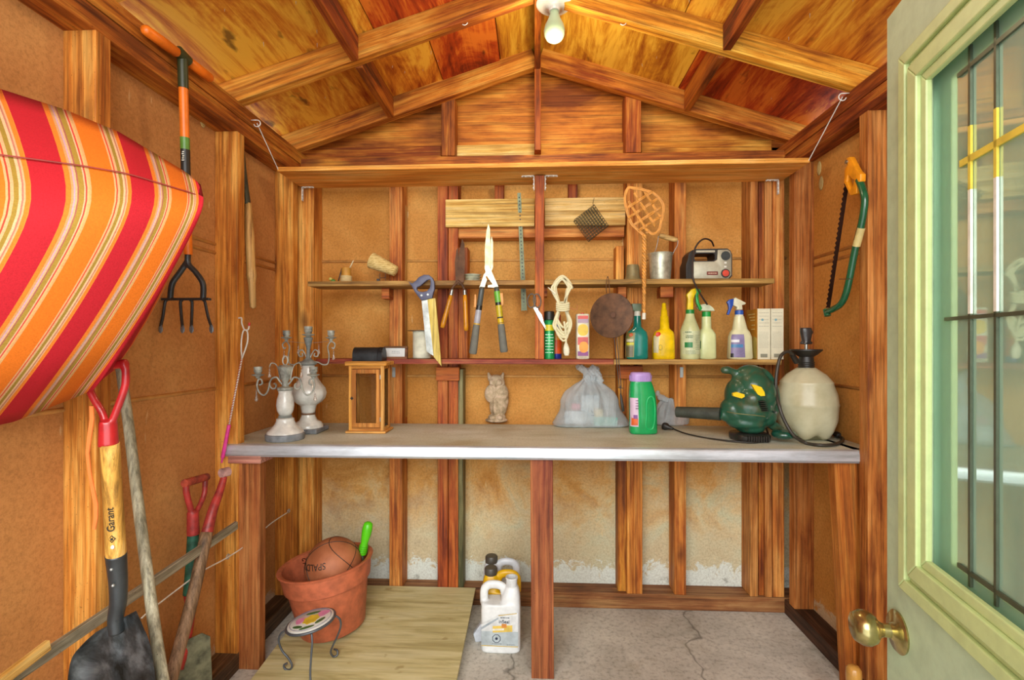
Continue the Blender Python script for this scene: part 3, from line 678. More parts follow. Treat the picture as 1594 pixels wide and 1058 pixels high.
bm = BM(); loft(bm, sec([(65, 6, 6, -1, 0), (69, 6.2, 6.2, -1, 0)], k2)); t.part('neck_ring', bm, plain('e0e0c8', .4), 40)
bm = BM(); loft(bm, sec([(68.5, 6.3, 6.3, -1, 0), (75, 6.2, 6.2, -1, 0)], k2)); t.part('collar', bm, plain('2c5cb4', .4), 40)
trigger_head(t, [(-6, 76), (-5, 80), (-11, 83), (-10, 93), (-8, 95), (8, 86.5), (7, 84), (2, 83), (3, 76)], 8, plain('dedcba', .35), k2, [(-9, 93), (-16, 92), (-20, 88), (-18, 84), (-17, 78), (-20, 69), (-17, 68), (-12, 80), (-10, 86)], plain('2450b0', .35))
# cartons
def carton(px0, px1, Y0, label, name='carton', brown=False):
    x0_, x1_ = W(px0, 560, Y0).x, W(px1, 560, Y0).x; h = 79*kk(1180, Y0)
    t = Thing(name, label, 'box', ((x0_+x1_)/2, Y0, S2Z)); w_ = (x1_-x0_)/2
    bm = BM(); box(bm, (-w_+.0006, 0, 0), (w_-.0006, .1 if brown else .065, h), .0006); t.part('carton_body', bm, plain('dcd8bc', .6, var=.02))
    bm = BM(); lines(bm, -w_+.006, w_-.006, h*.62, h*.95, 5, -.0001, .0006, int(px0)); lines(bm, -w_+.006, w_-.008, h*.22, h*.55, 13, -.0001, .0004, int(px1)); box(bm, (-w_+.012, -.0004, h*.04), (w_-.012, 0, h*.11)); t.part('printed_text', bm, plain('8c8c78', .6))
    bm = BM(); cyl(bm, (-.006, -.0006, h*.78), (-.006, 0, h*.78), .005, n=16); t.part('round_mark', bm, plain('88b4bc', .5)); return t, w_, h
carton(1200, 1220, 1.995, 'narrow white printed carton at the right end of the lower shelf')
t, w_, h = carton(1179, 1199.4, 1.99, 'white-sided carton with brown and yellow face, left of the plain white carton', brown=True)
bm = BM(); box(bm, (-w_-.001, .0005, .0005), (-w_+.0004, .0995, h-.0005)); t.part('side_face', bm, plain('c08420', .6), label='brown-gold side face with yellow foot')
bm = BM(); vs_ = [bm.verts.new((-w_-.0012, y, z)) for y, z in ((.002, .003), (.002, h*.42), (.03, h*.46), (.06, h*.3), (.09, h*.36), (.09, .003))]; f = bm.faces.new(vs_); r = bmesh.ops.extrude_face_region(bm, geom=[f]); bmesh.ops.translate(bm, verts=[g for g in r['geom'] if isinstance(g, bmesh.types.BMVert)], vec=(-.0004, 0, 0)); t.part('yellow_corner', bm, plain('c4b058', .6))
bm = BM()
for i_, (y0_, y1_, z_) in enumerate(((.02, .08, .9), (.02, .07, .84), (.02, .06, .78), (.02, .05, .68), (.02, .055, .6))): box(bm, (-w_-.0016, y0_, h*z_-.002), (-w_-.0012, y1_, h*z_+.002))
t.part('printed_text', bm, plain('e0c878', .6))
# mailbox-shaped tin, framed card, spool
# (the tin stands on the lantern, see below)
b = stand(615, 2.0, S2Z); k = kk(615, 2.0); t = Thing('framed_card', 'small dark wooden frame with a white printed card, on the lower shelf', 'frame', b, (R(-6), 0, 0))
for (x0_, x1_, z0_, z1_) in ((-18, 19, 17, 20), (-18, 19, 0, 3.4), (-18, -15.5, 3.4, 17), (15, 19, 3.4, 17)):
    bm = BM(); box(bm, (x0_*k, 0, z0_*k), (x1_*k, .012, z1_*k), .001); t.part('frame_rail', bm, wood('4a2c14', '7c4c2c', '986440', .1, axis='x'))
bm = BM(); box(bm, (-16*k, .004, 3*k), (16*k, .008, 18*k)); t.part('card', bm, plain('d8dcd8', .6, var=.02))
bm = BM(); lines(bm, -6*k, 7*k, 8*k, 13*k, 2, .0038, .0007, 4); t.part('printed_text', bm, plain('5c6c70', .6))
b = stand(657, 2.035, S2Z); k = kk(657, 2.035); t = Thing('rope_spool', 'spool of white line with thin dark flanges, behind the hanging saw', 'spool', b)
for z in (0, 43*k): bm = BM(); cyl(bm, (0, 0, z), (0, 0, z+.0025), 22*k, n=36); t.part('flange', bm, plain('6c5030', .6), 40)
bm = BM(); pr = []
for i in range(44): z = .0026+(43*k-.003)*i/43; pr.append((14*k+(.0009 if i % 2 else 0), z))
lathe(bm, pr, n=36); t.part('wound_line', bm, plain('dcdcc4', .7), True)

# ================================================================ things on the upper shelf
YU = 2.03; ZU = S1Z
b = stand(539, YU, ZU, 430); k = kk(539, YU); t = Thing('paint_pot', 'small tan clay pot with whitish foot holding a pale brush handle', 'pot', b)
bm = BM(); lathe(bm, [(0, 0), (10*k, 0), (9*k, 2*k), (8.5*k, 9*k), (9*k, 10*k), (8.6*k, 11*k), (7.3*k, 11.2*k)]); t.part('pot_foot', bm, plain('d8c088', .7, bump=.4), 50)
bm = BM(); lathe(bm, [(7.2*k, 11*k), (7.4*k, 20*k), (6.4*k, 23.5*k), (5.2*k, 22*k), (5*k, 12*k)], cap=False); t.part('pot_neck', bm, plain('cc9438', .6, bump=.4), 50)
bm = BM(); loft(bm, [(0, .003, .002), (.03, .0042, .0022), (.05, .0036, .002), (.053, .002, .001)], 12, M=frame_mat((3*k, 0, 18*k), (12*k, 0, 36*k))); t.part('brush_handle', bm, plain('e0d4ac', .5), True)
b = stand(526, YU-.01, ZU, 430); bm = BM(); cyl(bm, (0, 0, .002), (6*k, .003, 22*k), .0022, .0035, n=8); tag(link('thin_rod', bm, plain('4c3c34', .4), M=Matrix.Translation(b), smooth=True), 'thin dark rod leaning on the left side of the tan pot', 'rod')
b = stand(517, YU, ZU, 430); t = Thing('trinket', 'tiny green and yellow trinket at the left of the upper shelf', 'trinket', b)
bm = BM(); ball(bm, (.004, 0, .009), .0105, 2, (1, .8, .8)); t.part('trinket_body', bm, plain('5c9440', .5), True); bm = BM(); ball(bm, (-.005, -.004, .017), .0075, 2); t.part('trinket_top', bm, plain('e4d468', .5), True)
a = W(578, 405, YU); c = W(616, 422, YU); t = Thing('twine_cone', 'cone of coarse cream twine lying tilted on the upper shelf', 'twine', stand(597, YU, ZU, 430))
k = kk(597, YU); M = frame_mat(a, c); L = (c-a).length; pr = [(5*k, -1*k), (11*k, 0)]
for i in range(30): f = i/29; pr.append(((12.6-4.6*f)*k+(.0012 if i % 2 else 0), L*f))
pr += [(6.5*k, L+1.2*k), (2.4*k, L+1.4*k), (2.2*k, L-2*k)]
bm = BM(); lathe(bm, pr, M, 30); n = NT('twine'); v = n.coord(rnd=False); wv = n.noise(n.coord((1, 1, 6), False), 60, 3, .6)
n.col(n.ramp(wv, [(.3, '9c7c3c'), (.5, 'd0b470'), (.7, 'e6d49a')])); n.set(rough=.85); n.bump(wv, .6, .002); t.part('wound_twine', bm, n.m, 50, world=True)
b = stand(592, YU-.035, ZU, 430); t = Thing('small_clamp', 'small dark wire clamp in front of the twine cone', 'clamp', b)
bm = BM(); box(bm, (-.016, 0, 0), (-.004, .012, .013), .001); t.part('clamp_block', bm, M_dark); bm = BM()
for x in (-.004, .02): cyl(bm, (x, .005, 0), (x, .005, .036), .0011, n=6)
cyl(bm, (-.004, .005, .016), (.02, .005, .018), .0011, n=6); t.part('clamp_wire', bm, M_dark)
# saucers: three of a kind
for i, nm in enumerate(('lowest', 'middle', 'topmost')):
    b = stand(735, YU, ZU+i*.0105, 430); k = kk(735, YU)
    bm = BM(); lathe(bm, [(0, .0), (9*k, 0), (10*k, .002), (14*k, .009), (14.4*k, .0102), (13.6*k, .0102), (9.4*k, .0042), (0, .004)])
    tag(link('saucer', bm, plain('d6d8bc', .35), M=Matrix.Translation(b), smooth=60), nm+' pale saucer of the small stack behind the shears', 'saucer', 'saucers on the upper shelf')
# bell-shaped cup and bucket
b = stand(985, YU, ZU+.001, 425); k = kk(985, YU); bm = BM(); lathe(bm, [(15*k, 0), (14.5*k, 1.5*k), (12*k, 4*k), (10.6*k, 9*k), (9.6*k, 22*k), (8.6*k, 25*k), (0, 25.4*k)])
tag(link('upturned_pot', bm, plain('8c8058', .5, .3, bump=.3), M=Matrix.Translation(b), smooth=50), 'small upturned grey-brown metal pot left of the bucket', 'pot')
b = stand(1028, YU, ZU+.001, 425); k = kk(1028, YU); t = Thing('bucket', 'small galvanised bucket with a wooden bail grip', 'bucket', b)
bm = BM(); lathe(bm, [(0, 0), (15*k, 0), (15.4*k, 1*k), (18*k, 38*k), (18.8*k, 42*k), (19.3*k, 42.6*k), (18*k, 42.6*k), (14.4*k, 2*k), (0, 1.6*k)], n=36); n = NT('galvanised'); v = n.coord(); n.col(n.ramp(n.noise(v, 25, 4, .7), [(.3, '9c9c84'), (.6, 'd4d6c0')])); n.set(rough=.34, metal=.55); t.part('bucket_body', bm, n.m, 50)
bm = BM(); tube(bm, [V((18*k, 0, 38*k)), V((21*k, .0, 46*k)), V((26*k, 0, 55*k)), V((27*k, 0, 63*k))], .0014); t.part('bail_wire', bm, M_zinc, True); bm = BM(); tube(bm, [V((-18*k, 0, 38*k)), V((-8*k, .01, 46*k)), V((-4*k, .01, 58*k)), V((-3*k, 0, 70*k))], .0014); t.part('bail_wire', bm, M_zinc, True)
bm = BM(); lathe(bm, [(0, 0), (3.4*k, 0), (4*k, 6*k), (4.2*k, 14*k), (4*k, 24*k), (3.2*k, 29*k), (0, 29*k)], frame_mat((-2*k, 0, 71*k), (27*k, 0, 63*k)), 18); t.part('grip', bm, wood('9c7030', 'd0a458', 'e4c07c', .1, axis='x'), True)
# portable inflator
b = stand(1103.5, 2.0, ZU+.001, 425); k = kk(1103, 2.0); t = Thing('tyre_inflator', 'silver and black portable inflator with gauge, red button and cord', 'inflator', b)
def rrect(x0, z0, x1, z1, r, n=5):
    out = []
    for cx, cz, a0 in ((x1-r, z1-r, 0), (x0+r, z1-r, 90), (x0+r, z0+r, 180), (x1-r, z0+r, 270)):
        for i in range(n+1): a = R(a0+90*i/n); out.append((cx+r*math.cos(a), cz+r*math.sin(a)))
    return out
o_ = [(x*k, z*k) for x, z in [(-35, 1), (-35, 24), (-32, 32), (-31, 40), (-26, 46), (-20, 48), (28, 48.5), (33, 45), (35.5, 39), (35.5, 6), (31, 0.5)]]
hole = [(x*k, z*k) for x, z in rrect(-22, 29.5, 9, 41, 3)]
bm = BM(); prism(bm, o_, .085, bev=0, holes=[hole]); t.part('casing', bm, M_black, 30)
o2 = [(x*k, z*k) for x, z in [(-24, 1.5), (-24, 28), (7, 28), (12, 31), (13, 46), (28, 46.5), (32, 43.5), (33.5, 38), (33.5, 7), (29, 1.5)]]
bm = BM(); prism(bm, o2, .006, Matrix.Translation((0, -.0055, 0)), bev=.0015); t.part('front_plate', bm, plain('b4b098', .4, .3, var=.05), 40)
bm = BM(); prism(bm, [(x*k, z*k) for x, z in rrect(-20, 42.5, 9, 45.5, 1)], .004, Matrix.Translation((0, -.003, 0))); t.part('handle_trim', bm, plain('bcb8a0', .4), 40)
bm = BM(); cyl(bm, (24.5*k, -.0095, 36.5*k), (24.5*k, -.005, 36.5*k), 7*k, n=28); t.part('gauge', bm, plain('3c4444', .25), 40)
bm = BM(); cyl(bm, (24.3*k, -.008, 9.5*k), (24.3*k, -.005, 9.5*k), 6.8*k, n=28); t.part('button_ring', bm, M_black, 40)
bm = BM(); cyl(bm, (24.3*k, -.0105, 9.5*k), (24.3*k, -.007, 9.5*k), 5*k, n=28); t.part('button', bm, plain('e0503c', .3), 40, label='round red button')
bm = BM(); [box(bm, (22.5*k, -.0075, z*k), (26*k, -.005, (z+2.6)*k), .0004) for z in (18.5, 24.5)]; t.part('indicator_light', bm, plain('ecece0', .3))
bm = BM(); box(bm, (-4*k, -.0068, 7*k), (13*k, -.005, 12.5*k), .0004); t.part('badge', bm, plain('782c24', .4)); bm = BM(); lines(bm, -2*k, 11*k, 8.5*k, 11*k, 1, -.007, .0014, 2); t.part('printed_text', bm, plain('e0c8a8', .5))
pth = [W(*q) for q in ((1111, 383, 2.02), (1107, 375, 2.0), (1097, 371.5, 1.985), (1087, 378, 1.98), (1080, 392, 1.975), (1078, 412, 1.965), (1078, 428, 1.957), (1081, 440, 1.955), (1090, 457, 1.965), (1101, 474, 1.98))]
bm = BM(); tube(bm, pth, .0034, n=8); t.part('cord', bm, plain('30221c', .5), True, world=True)

# ================================================================ tools hung along the upper shelf
YT = 1.952
t = Thing('nail', 'thin nails', 'nail') if False else None
def hung(name, label, cat, px, py, Y=YT): return Thing(name, label, cat, W(px, py, Y))
def poly(t, name, pts, th, mat, Y=YT, bev=0, holes=(), label=None):
    bm = BM(); prism(bm, PP(pts, Y), th, TY(Y), bev=bev, holes=[PP(h, Y) for h in holes]); return t.part(name, bm, mat, 35, world=True, label=label)
# mitre saw
q = lambda L: [(500+a/5.29, 380+b_/5.29) for a, b_ in L]
t = hung('back_saw', 'saw with slate-blue handle and pale wooden blade strip hung on the upper shelf', 'saw', 658, 430, YT-.012)
poly(t, 'saw_handle', q([(715, 305), (748, 322), (775, 302), (800, 272), (845, 250), (885, 252), (915, 275), (930, 310), (932, 370), (920, 405), (912, 445), (822, 462), (795, 425), (765, 385), (745, 345)]), .02, plain('565a74', .45), Y=YT-.02, bev=.0025,
     holes=[q([(788, 352), (812, 345), (835, 325), (870, 295), (895, 290), (900, 315), (893, 360), (868, 385), (835, 392), (800, 388), (784, 370)])])
poly(t, 'saw_blade', q([(826, 458), (885, 455), (915, 700), (938, 925), (900, 905), (868, 880), (850, 700)]), .0012, M_steel, Y=YT-.009)
poly(t, 'blade_strip', q([(874, 452), (938, 444), (955, 600), (990, 1004), (925, 925), (905, 740)]), .008, wood('b89c3c', 'e0c868', 'f0dc90', 0), Y=YT-.014, label='pale yellow wooden strip')
bm = BM()
for a in ((826, 421), (878, 414)): p = W(*q([a])[0], YT-.021); cyl(bm, p, p+V((0, .003, 0)), 1.6*kk(658, YT))
t.part('rivet', bm, M_zinc, world=True)
# rusty shears
r_ = lambda L: [(640+a/4.41, 340+b_/4.41) for a, b_ in L]
t = hung('hedge_shears', 'old rusty shears with two orange-varnished wooden handles', 'shears', 713, 440)
poly(t, 'blade', r_([(350, 138), (366, 175), (370, 300), (362, 430), (345, 450), (325, 430), (325, 260)]), .002, M_rust, Y=YT-.004)
poly(t, 'blade', r_([(322, 200), (326, 300), (330, 440), (305, 440), (300, 300), (310, 215)]), .002, M_rust, Y=YT-.001)
for pts in ([(335, 430), (300, 455), (278, 488)], [(318, 430), (350, 455), (368, 492)]):
    bm = BM(); tube(bm, [W(*a, YT-.004) for a in r_(pts)], lambda f: (5-1.5*f)*kk(713, YT), n=8, flat=(1, .5)); t.part('tang', bm, M_rust, True, world=True)
bm = BM(); p = W(713.6, 440.5, YT-.011); cyl(bm, p, p+V((0, .006, 0)), .006); t.part('pivot_bolt', bm, M_rust, 40, world=True)
for a, b_, c in (((282, 486), (274, 526), (212, 752)), ((367, 490), (369, 524), (378, 772))):
    A, B_, C_ = [W(*r_([z])[0], YT-.004) for z in (a, b_, c)]; k = kk(713, YT)
    bm = BM(); cyl(bm, A, B_, 2.5*k, 3.2*k); t.part('ferrule', bm, M_steel, 40, world=True)
    L = (C_-B_).length; bm = BM(); lathe(bm, [(2.9*k, 0), (3.6*k, L*.2), (3.4*k, L*.5), (3.9*k, L*.85), (3.3*k, L*.98), (0, L)], frame_mat(B_, C_), 16); t.part('handle', bm, plain('d08a18', .3, var=.08), True, world=True)
# big lopper-like shears
t = hung('hedge_shears', 'large hedge shears with grey grips, white pivot arms and labelled shafts', 'shears', 760, 424)
M_galv = plain('b8b48c', .35, .5, var=.12); k = kk(760, YT)
poly(t, 'blade', r_([(530, 35), (541, 70), (545, 200), (544, 330), (530, 375), (506, 335), (506, 200), (518, 80)]), .0022, M_galv, Y=YT-.01)
poly(t, 'blade', r_([(553, 120), (562, 160), (562, 335), (548, 372), (545, 330), (546, 150)]), .0022, M_galv, Y=YT-.006)
M_wp = plain('e0dcc0', .35, .2)
poly(t, 'pivot_arm', r_([(505, 325), (530, 322), (545, 345), (560, 380), (598, 465), (596, 475), (526, 472), (527, 458), (560, 452), (520, 395), (505, 345)]), .003, M_wp, Y=YT-.014)
poly(t, 'pivot_arm', r_([(540, 370), (512, 400), (520, 420), (505, 470), (468, 474), (480, 440), (498, 385), (520, 355)]), .003, M_wp, Y=YT-.01)
bm = BM(); p = W(759.6, 424.4, YT-.02); cyl(bm, p, p+V((0, .008, 0)), .007, n=20); cyl(bm, p+V((0, -.002, 0)), p, .0045, n=6); t.part('pivot_bolt', bm, M_steel, 40, world=True)
for (a, b_, c), tg in ((((487, 470), (450, 724), (423, 930)), [(434, 520), (446, 520), (447, 610), (430, 608)]), (((585, 470), (616, 720), (638, 918)), [(608, 508), (630, 512), (634, 560), (634, 598), (618, 598)])):
    A, B_, C_ = [W(*r_([z])[0], YT-.012) for z in (a, b_, c)]; L = (B_-A).length; M = frame_mat(A, B_)
    bm = BM(); loft(bm, [(0, 3.4*k, 3.2*k), (L*.1, 4.2*k, 3.6*k), (L, 4.6*k, 4*k)], 18, M=M); t.part('shaft', bm, plain('4e5350', .4), True, world=True)
    for f0, f1, cl in (((.5, .62, '1c1c1a'), (.6, .98, 'a8a8b0')) if a[0] < 520 else ((.12, .42, '6cb83c'), (.5, .82, 'c8b428'), (.42, .5, '1c1c1a'), (.86, .97, 'dcb81c'))):
        bm = BM(); loft(bm, [(L*f0, 4.7*k, 4*k), (L*f1, 4.9*k, 4.2*k)], 18, M=M); t.part('shaft_label', bm, plain(cl, .35), 40, world=True)
    L2 = (C_-B_).length; M = frame_mat(B_, C_)
    bm = BM(); loft(bm, [(-1*k, 5*k, 4.4*k), (1*k, 5.2*k, 4.6*k)], 18, M=M); t.part('grip_ring', bm, plain('c8a028', .4), 40, world=True)
    bm = BM(); loft(bm, [(1*k, 5*k, 4.6*k), (L2*.1, 5.4*k, 4.8*k), (L2*.6, 6*k, 5.2*k), (L2*.95, 6.2*k, 5.2*k), (L2, 4.8*k, 4*k)], 20, M=M); t.part('grip', bm, plain('6c6c62', .7, bump=.2), 50, world=True)
    poly(t, 'adjuster', r_(tg), .01, plain('dc9a4c', .45), Y=YT-.018, bev=.0015)
# perforated strip (leans behind the shelf)
t = hung('perforated_strip', 'thin grey-green perforated metal strip leaning behind the upper shelf', 'metal strip', 811, 300, 2.075)
A, B_ = W(808, 300, 2.07), W(816, 484, 2.125)
M = frame_mat(B_, A, up=(0, 1, 0)); L = (A-B_).length; k = kk(811, 2.09)
bm = BM(); prism(bm, [(-4.5*k, 0), (-3, 0) and (-2*k, 1.5*k), (0, 0), (2*k, 1.5*k), (4.5*k, 0), (3.6*k, L*.3), (2.6*k, L), (-2.6*k, L), (-3.6*k, L*.3)], .0015, M @ Matrix.Identity(4)); t.part('strip', bm, plain('7c8464', .5, .4, var=.12), world=True)
bm = BM()
for i in range(30): p = M @ V((0, 0, L*(.08+.88*i/29))); cyl(bm, p+V((0, -.0035, 0)), p+V((0, .0, 0)), 1.1*k, n=8)
o = t.part('hole_row', bm, M_black, world=True)
# scissors
c3 = lambda L: [(680+a/3.917, 270+b_/3.917) for a, b_ in L]
t = hung('scissors', 'open scissors with grey loop handles hanging right of the upright', 'scissors', 834, 470, YT-.008); YSc = YT-.012
for cx, cy, rx, ry, an in ((577, 775, 24, 42, -10), (612, 775, 22, 42, 14)):
    pts = []
    for i in range(14):
        a = i*2*math.pi/14; x = rx*math.cos(a); y = ry*math.sin(a); w__ = R(an); pts.append(W(*c3([(cx+x*math.cos(w__)+y*math.sin(w__)*.6, cy+y*math.cos(w__)-x*math.sin(w__))])[0], YSc))
    bm = BM(); tube(bm, pts, .0026, n=8, k=2, closed=True); t.part('finger_loop', bm, plain('5c5850', .45), True, world=True)
poly(t, 'blade', c3([(598, 818), (612, 812), (625, 850), (672, 948), (648, 905), (605, 850)]), .0015, plain('d8dcd4', .3, .5), Y=YSc); poly(t, 'blade', c3([(588, 818), (602, 812), (640, 860), (664, 950), (625, 890)]), .0015, plain('c4c8c0', .3, .5), Y=YSc+.002)
# coiled extension cord
t = hung('extension_cord', 'white extension cord wound into a long hanging coil', 'cord', 876, 430, YT-.01)
k = kk(876, YT); YC = YT-.016
rr = random.Random(3)
for i in range(6):
    w_ = 9+1.1*i+rr.uniform(-1, 1); lx = rr.uniform(-1.5, 1.5); y1 = 519+rr.uniform(-14, 7); y0 = 428+rr.uniform(0, 8); yy = YC-.003*(i % 3)
    pts = [W(876+lx*.5, y0, yy), W(876+w_+lx, y0+13, yy), W(876+w_*.7, 452, yy), W(876+4+lx, 475, yy), W(878+w_*.75, 500, yy), W(878+w_*.5, y1-3, yy), W(876, y1+4, yy), W(874-w_*.8, y1-12, yy-.002), W(874-w_*.7, 497, yy), W(876-5+lx, 475, yy), W(874-w_, 452, yy), W(874-w_*.8, y0+10, yy)]
    bm = BM(); tube(bm, pts, 1.7*k, n=7, k=5, closed=True); t.part('cord_loop', bm, plain('ddd8b0', .5, var=.03), True, world=True)
bm = BM()
for i in range(4):
    tube(bm, [W(876+9.5*math.cos(a), 472+i*3.2+1.6*math.sin(a), YC-.006-.009*math.sin(a)) for a in [j*math.pi/5 for j in range(10)]], 1.6*k, n=7, k=3, closed=True)
t.part('cord_wrap', bm, plain('ddd8b0', .5, var=.03), True, world=True)
bm = BM(); tube(bm, [W(878, 500, YC-.01), W(881, 520, YC-.008), W(881, 536, YC-.004)], 1.7*k, n=7); t.part('cord_tail', bm, plain('ddd8b0', .5, var=.03), True, world=True)
bm = BM(); loft(bm, [(0, 1.8*k, 1.8*k), (4*k, 3.5*k, 3*k, 0, 0, 3), (10*k, 5*k, 4*k, 0, 0, 4), (16*k, 4.6*k, 3.6*k, 0, 0, 4), (20*k, 3*k, 2.6*k, 0, 0, 4)], 16, M=frame_mat(W(881, 533, YC-.004), W(882, 553, YC-.004))); t.part('socket_end', bm, plain('e4e0c4', .45), 50, world=True)
bm = BM(); cyl(bm, W(865, 457, YC-.01), W(853, 447, YC-.012), 2.6*k, .6*k, n=10); t.part('plug_tip', bm, plain('e4e0c4', .45), 40, world=True)
bm = BM(); tube(bm, [W(886, 478, YC), W(896, 482, YC), (W(899, 478, YC)), W(897, 474, YC)], .0008, n=5); t.part('red_tie', bm, plain('c05c30', .5), world=True)
# long-handled round pan
t = hung('popcorn_pan', 'round rusty-brown lidded pan with a long wire handle hung beside the teal bottle', 'pan', 946, 432, YT-.02)
pc = W(952, 491, YT-.03); k = kk(952, YT-.03)
M = Matrix.Translation(pc) @ Matrix.Rotation(R(-28), 4, 'Z') @ Matrix.Rotation(R(90), 4, 'X')
M_pan = plain('6c4c34', .6, .3, var=.14, bump=.3)
bm = BM(); lathe(bm, [(0, -.028), (26*k, -.028), (31*k, -.02), (34*k, 0), (35*k, .001), (34*k, .003)], M, 40); t.part('pan_body', bm, M_pan, 40, world=True)
bm = BM(); lathe(bm, [(34.5*k, .003), (34.5*k, .006), (30*k, .008), (12*k, .012), (0, .013)], M, 40); t.part('lid', bm, M_pan, 40, world=True)
bm = BM(); q0 = M @ V((6*k, 0, .012)); q1 = M @ V((6*k, 0, .026)); cyl(bm, q0, q1, 2*k, 4*k, n=14); t.part('lid_knob', bm, plain('5c3c28', .5), 40, world=True)
bm = BM(); tube(bm, [W(944, 456, YT-.03), W(944, 440, YT-.02), W(946, 430, YT-.012), W(948, 440, YT-.02), W(949, 458, YT-.03)], .0016, n=6); t.part('hanging_loop', bm, M_rust, True, world=True)
bm = BM(); cyl(bm, W(956, 524, YT-.03), W(964, 603, YT-.03), .0016, n=6); cyl(bm, W(960, 524, YT-.03), W(967, 603, YT-.03), .0016, n=6); cyl(bm, W(962, 603, YT-.03), W(970, 604, YT-.03), .0016, n=6); t.part('handle_rods', bm, M_dark, world=True)
bm = BM(); cyl(bm, W(965.5, 600, YT-.03), W(967, 617, YT-.03), .0016, n=6); lathe(bm, [(.002, 0), (.0045, .01), (.006, .045), (.0055, .07), (0, .073)], frame_mat(W(966, 612, YT-.03), W(970, 640, YT-.03)), 10); t.part('handle_grip', bm, M_dark, True, world=True)
# rug beater
c8 = lambda L: [(960+a/4.81, 280+b_/4.81) for a, b_ in L]
t = hung('rug_beater', 'woven cane rug beater with a twisted handle and white tip', 'rug beater', 1003, 330, YT-.02); YR = YT-.022
M_cane = plain('e8a44c', .4, var=.1)
outl = [(205, 415), (160, 375), (110, 325), (82, 250), (64, 170), (66, 100), (90, 58), (125, 62), (170, 66), (215, 78), (262, 92), (312, 130), (345, 180), (350, 235), (335, 300), (325, 355), (300, 395), (262, 402), (232, 380), (222, 400)]
def strand(pts, r=.0021, amp=0, ph=0, off=0):
    P = [W(*c8([a])[0], YR+amp*math.sin(ph+i*2.1)) for i, a in enumerate(pts)]
    for d in (-1, 0, 1):
        bm = BM(); Q = []
        for i, p in enumerate(P):
            tt = (P[min(i+1, len(P)-1)]-P[max(i-1, 0)]).normalized(); nn = V((tt.z, 0, -tt.x)); Q.append(p+nn*(d*r*1.75+off))
        tube(bm, Q, r, n=6, k=4); t.part('cane_strand', bm, M_cane, True, world=True)
strand(outl[:11]); strand(outl[10:])
ec, ea, eb = (205, 228), 128, 160
for li, (an, offs) in enumerate(((58, (-78, -8, 62)), (-33, (-84, -18, 50, 105)))):
    dx_, dz_ = math.cos(R(an)), math.sin(R(an)); nx_, nz_ = -dz_, dx_
    for oi_, of in enumerate(offs):
        px_, py_ = nx_*of, nz_*of; A_ = (dx_/ea)**2+(dz_/eb)**2; B2 = 2*(px_*dx_/ea**2+py_*dz_/eb**2); C2 = (px_/ea)**2+(py_/eb)**2-1
        D_ = math.sqrt(max(B2*B2-4*A_*C2, 0)); t0, t1 = (-B2-D_)/(2*A_), (-B2+D_)/(2*A_)
        strand([(ec[0]+px_+dx_*(t0+(t1-t0)*f/8), ec[1]+py_+dz_*(t0+(t1-t0)*f/8)) for f in range(9)], r=.002, amp=.0045, ph=oi_*3.14+li*1.57)
for s_ in (0, 1, 2):
    pts = []
    for i in range(60):
        f = i/59; a = f*46+s_*2.094; c = W(1003-.5*f, 366+124*f, YR+.002); k = kk(1003, YR); rr_ = (3.1-1.2*f)*k*.75; pts.append(c+V((rr_*math.cos(a), rr_*math.sin(a), 0)))
    bm = BM(); tube(bm, pts, lambda f: (1.9-.5*f)*kk(1003, YR), n=6, k=1, smooth=False); t.part('twisted_handle', bm, M_cane, True, world=True)
bm = BM(); cyl(bm, W(1002.6, 487, YR+.002), W(1002.2, 497, YR+.002), 3*k, n=12); t.part('white_tip', bm, plain('e8e4d0', .5), 40, world=True)
# suet cage
t = hung('wire_cage', 'small dark wire suet cage hung cornerwise on the pale board', 'feeder', 921, 345, 2.05)
P0, P1, P2, P3 = [W(a, b_, 2.042) for a, b_ in ((925, 318.5), (947, 350.4), (917.5, 373.4), (894.5, 341.5))]
bm = BM(); N_ = 9
for dy_ in (0, .034):
    d = V((0, dy_, 0))
    for i in range(N_+1):
        f = i/N_; cyl(bm, P0.lerp(P1, f)+d, P3.lerp(P2, f)+d, .0011, n=5)
        if i % 1 == 0: cyl(bm, P0.lerp(P3, f)+d, P1.lerp(P2, f)+d, .0011, n=5)
for f in range(0, 9):
    for A, B_ in ((P0, P1), (P1, P2), (P2, P3), (P3, P0)): q_ = A.lerp(B_, f/8); cyl(bm, q_, q_+V((0, .034, 0)), .0011, n=5)
t.part('wire_grid', bm, plain('3c3c28', .5, .4), world=True)
bm = BM(); tube(bm, [P0+V((0, .017, 0)), P0+V((-.003, .02, .012)), W(925, 308, 2.074)], .0009, n=5); t.part('hanging_wire', bm, M_dark, world=True)
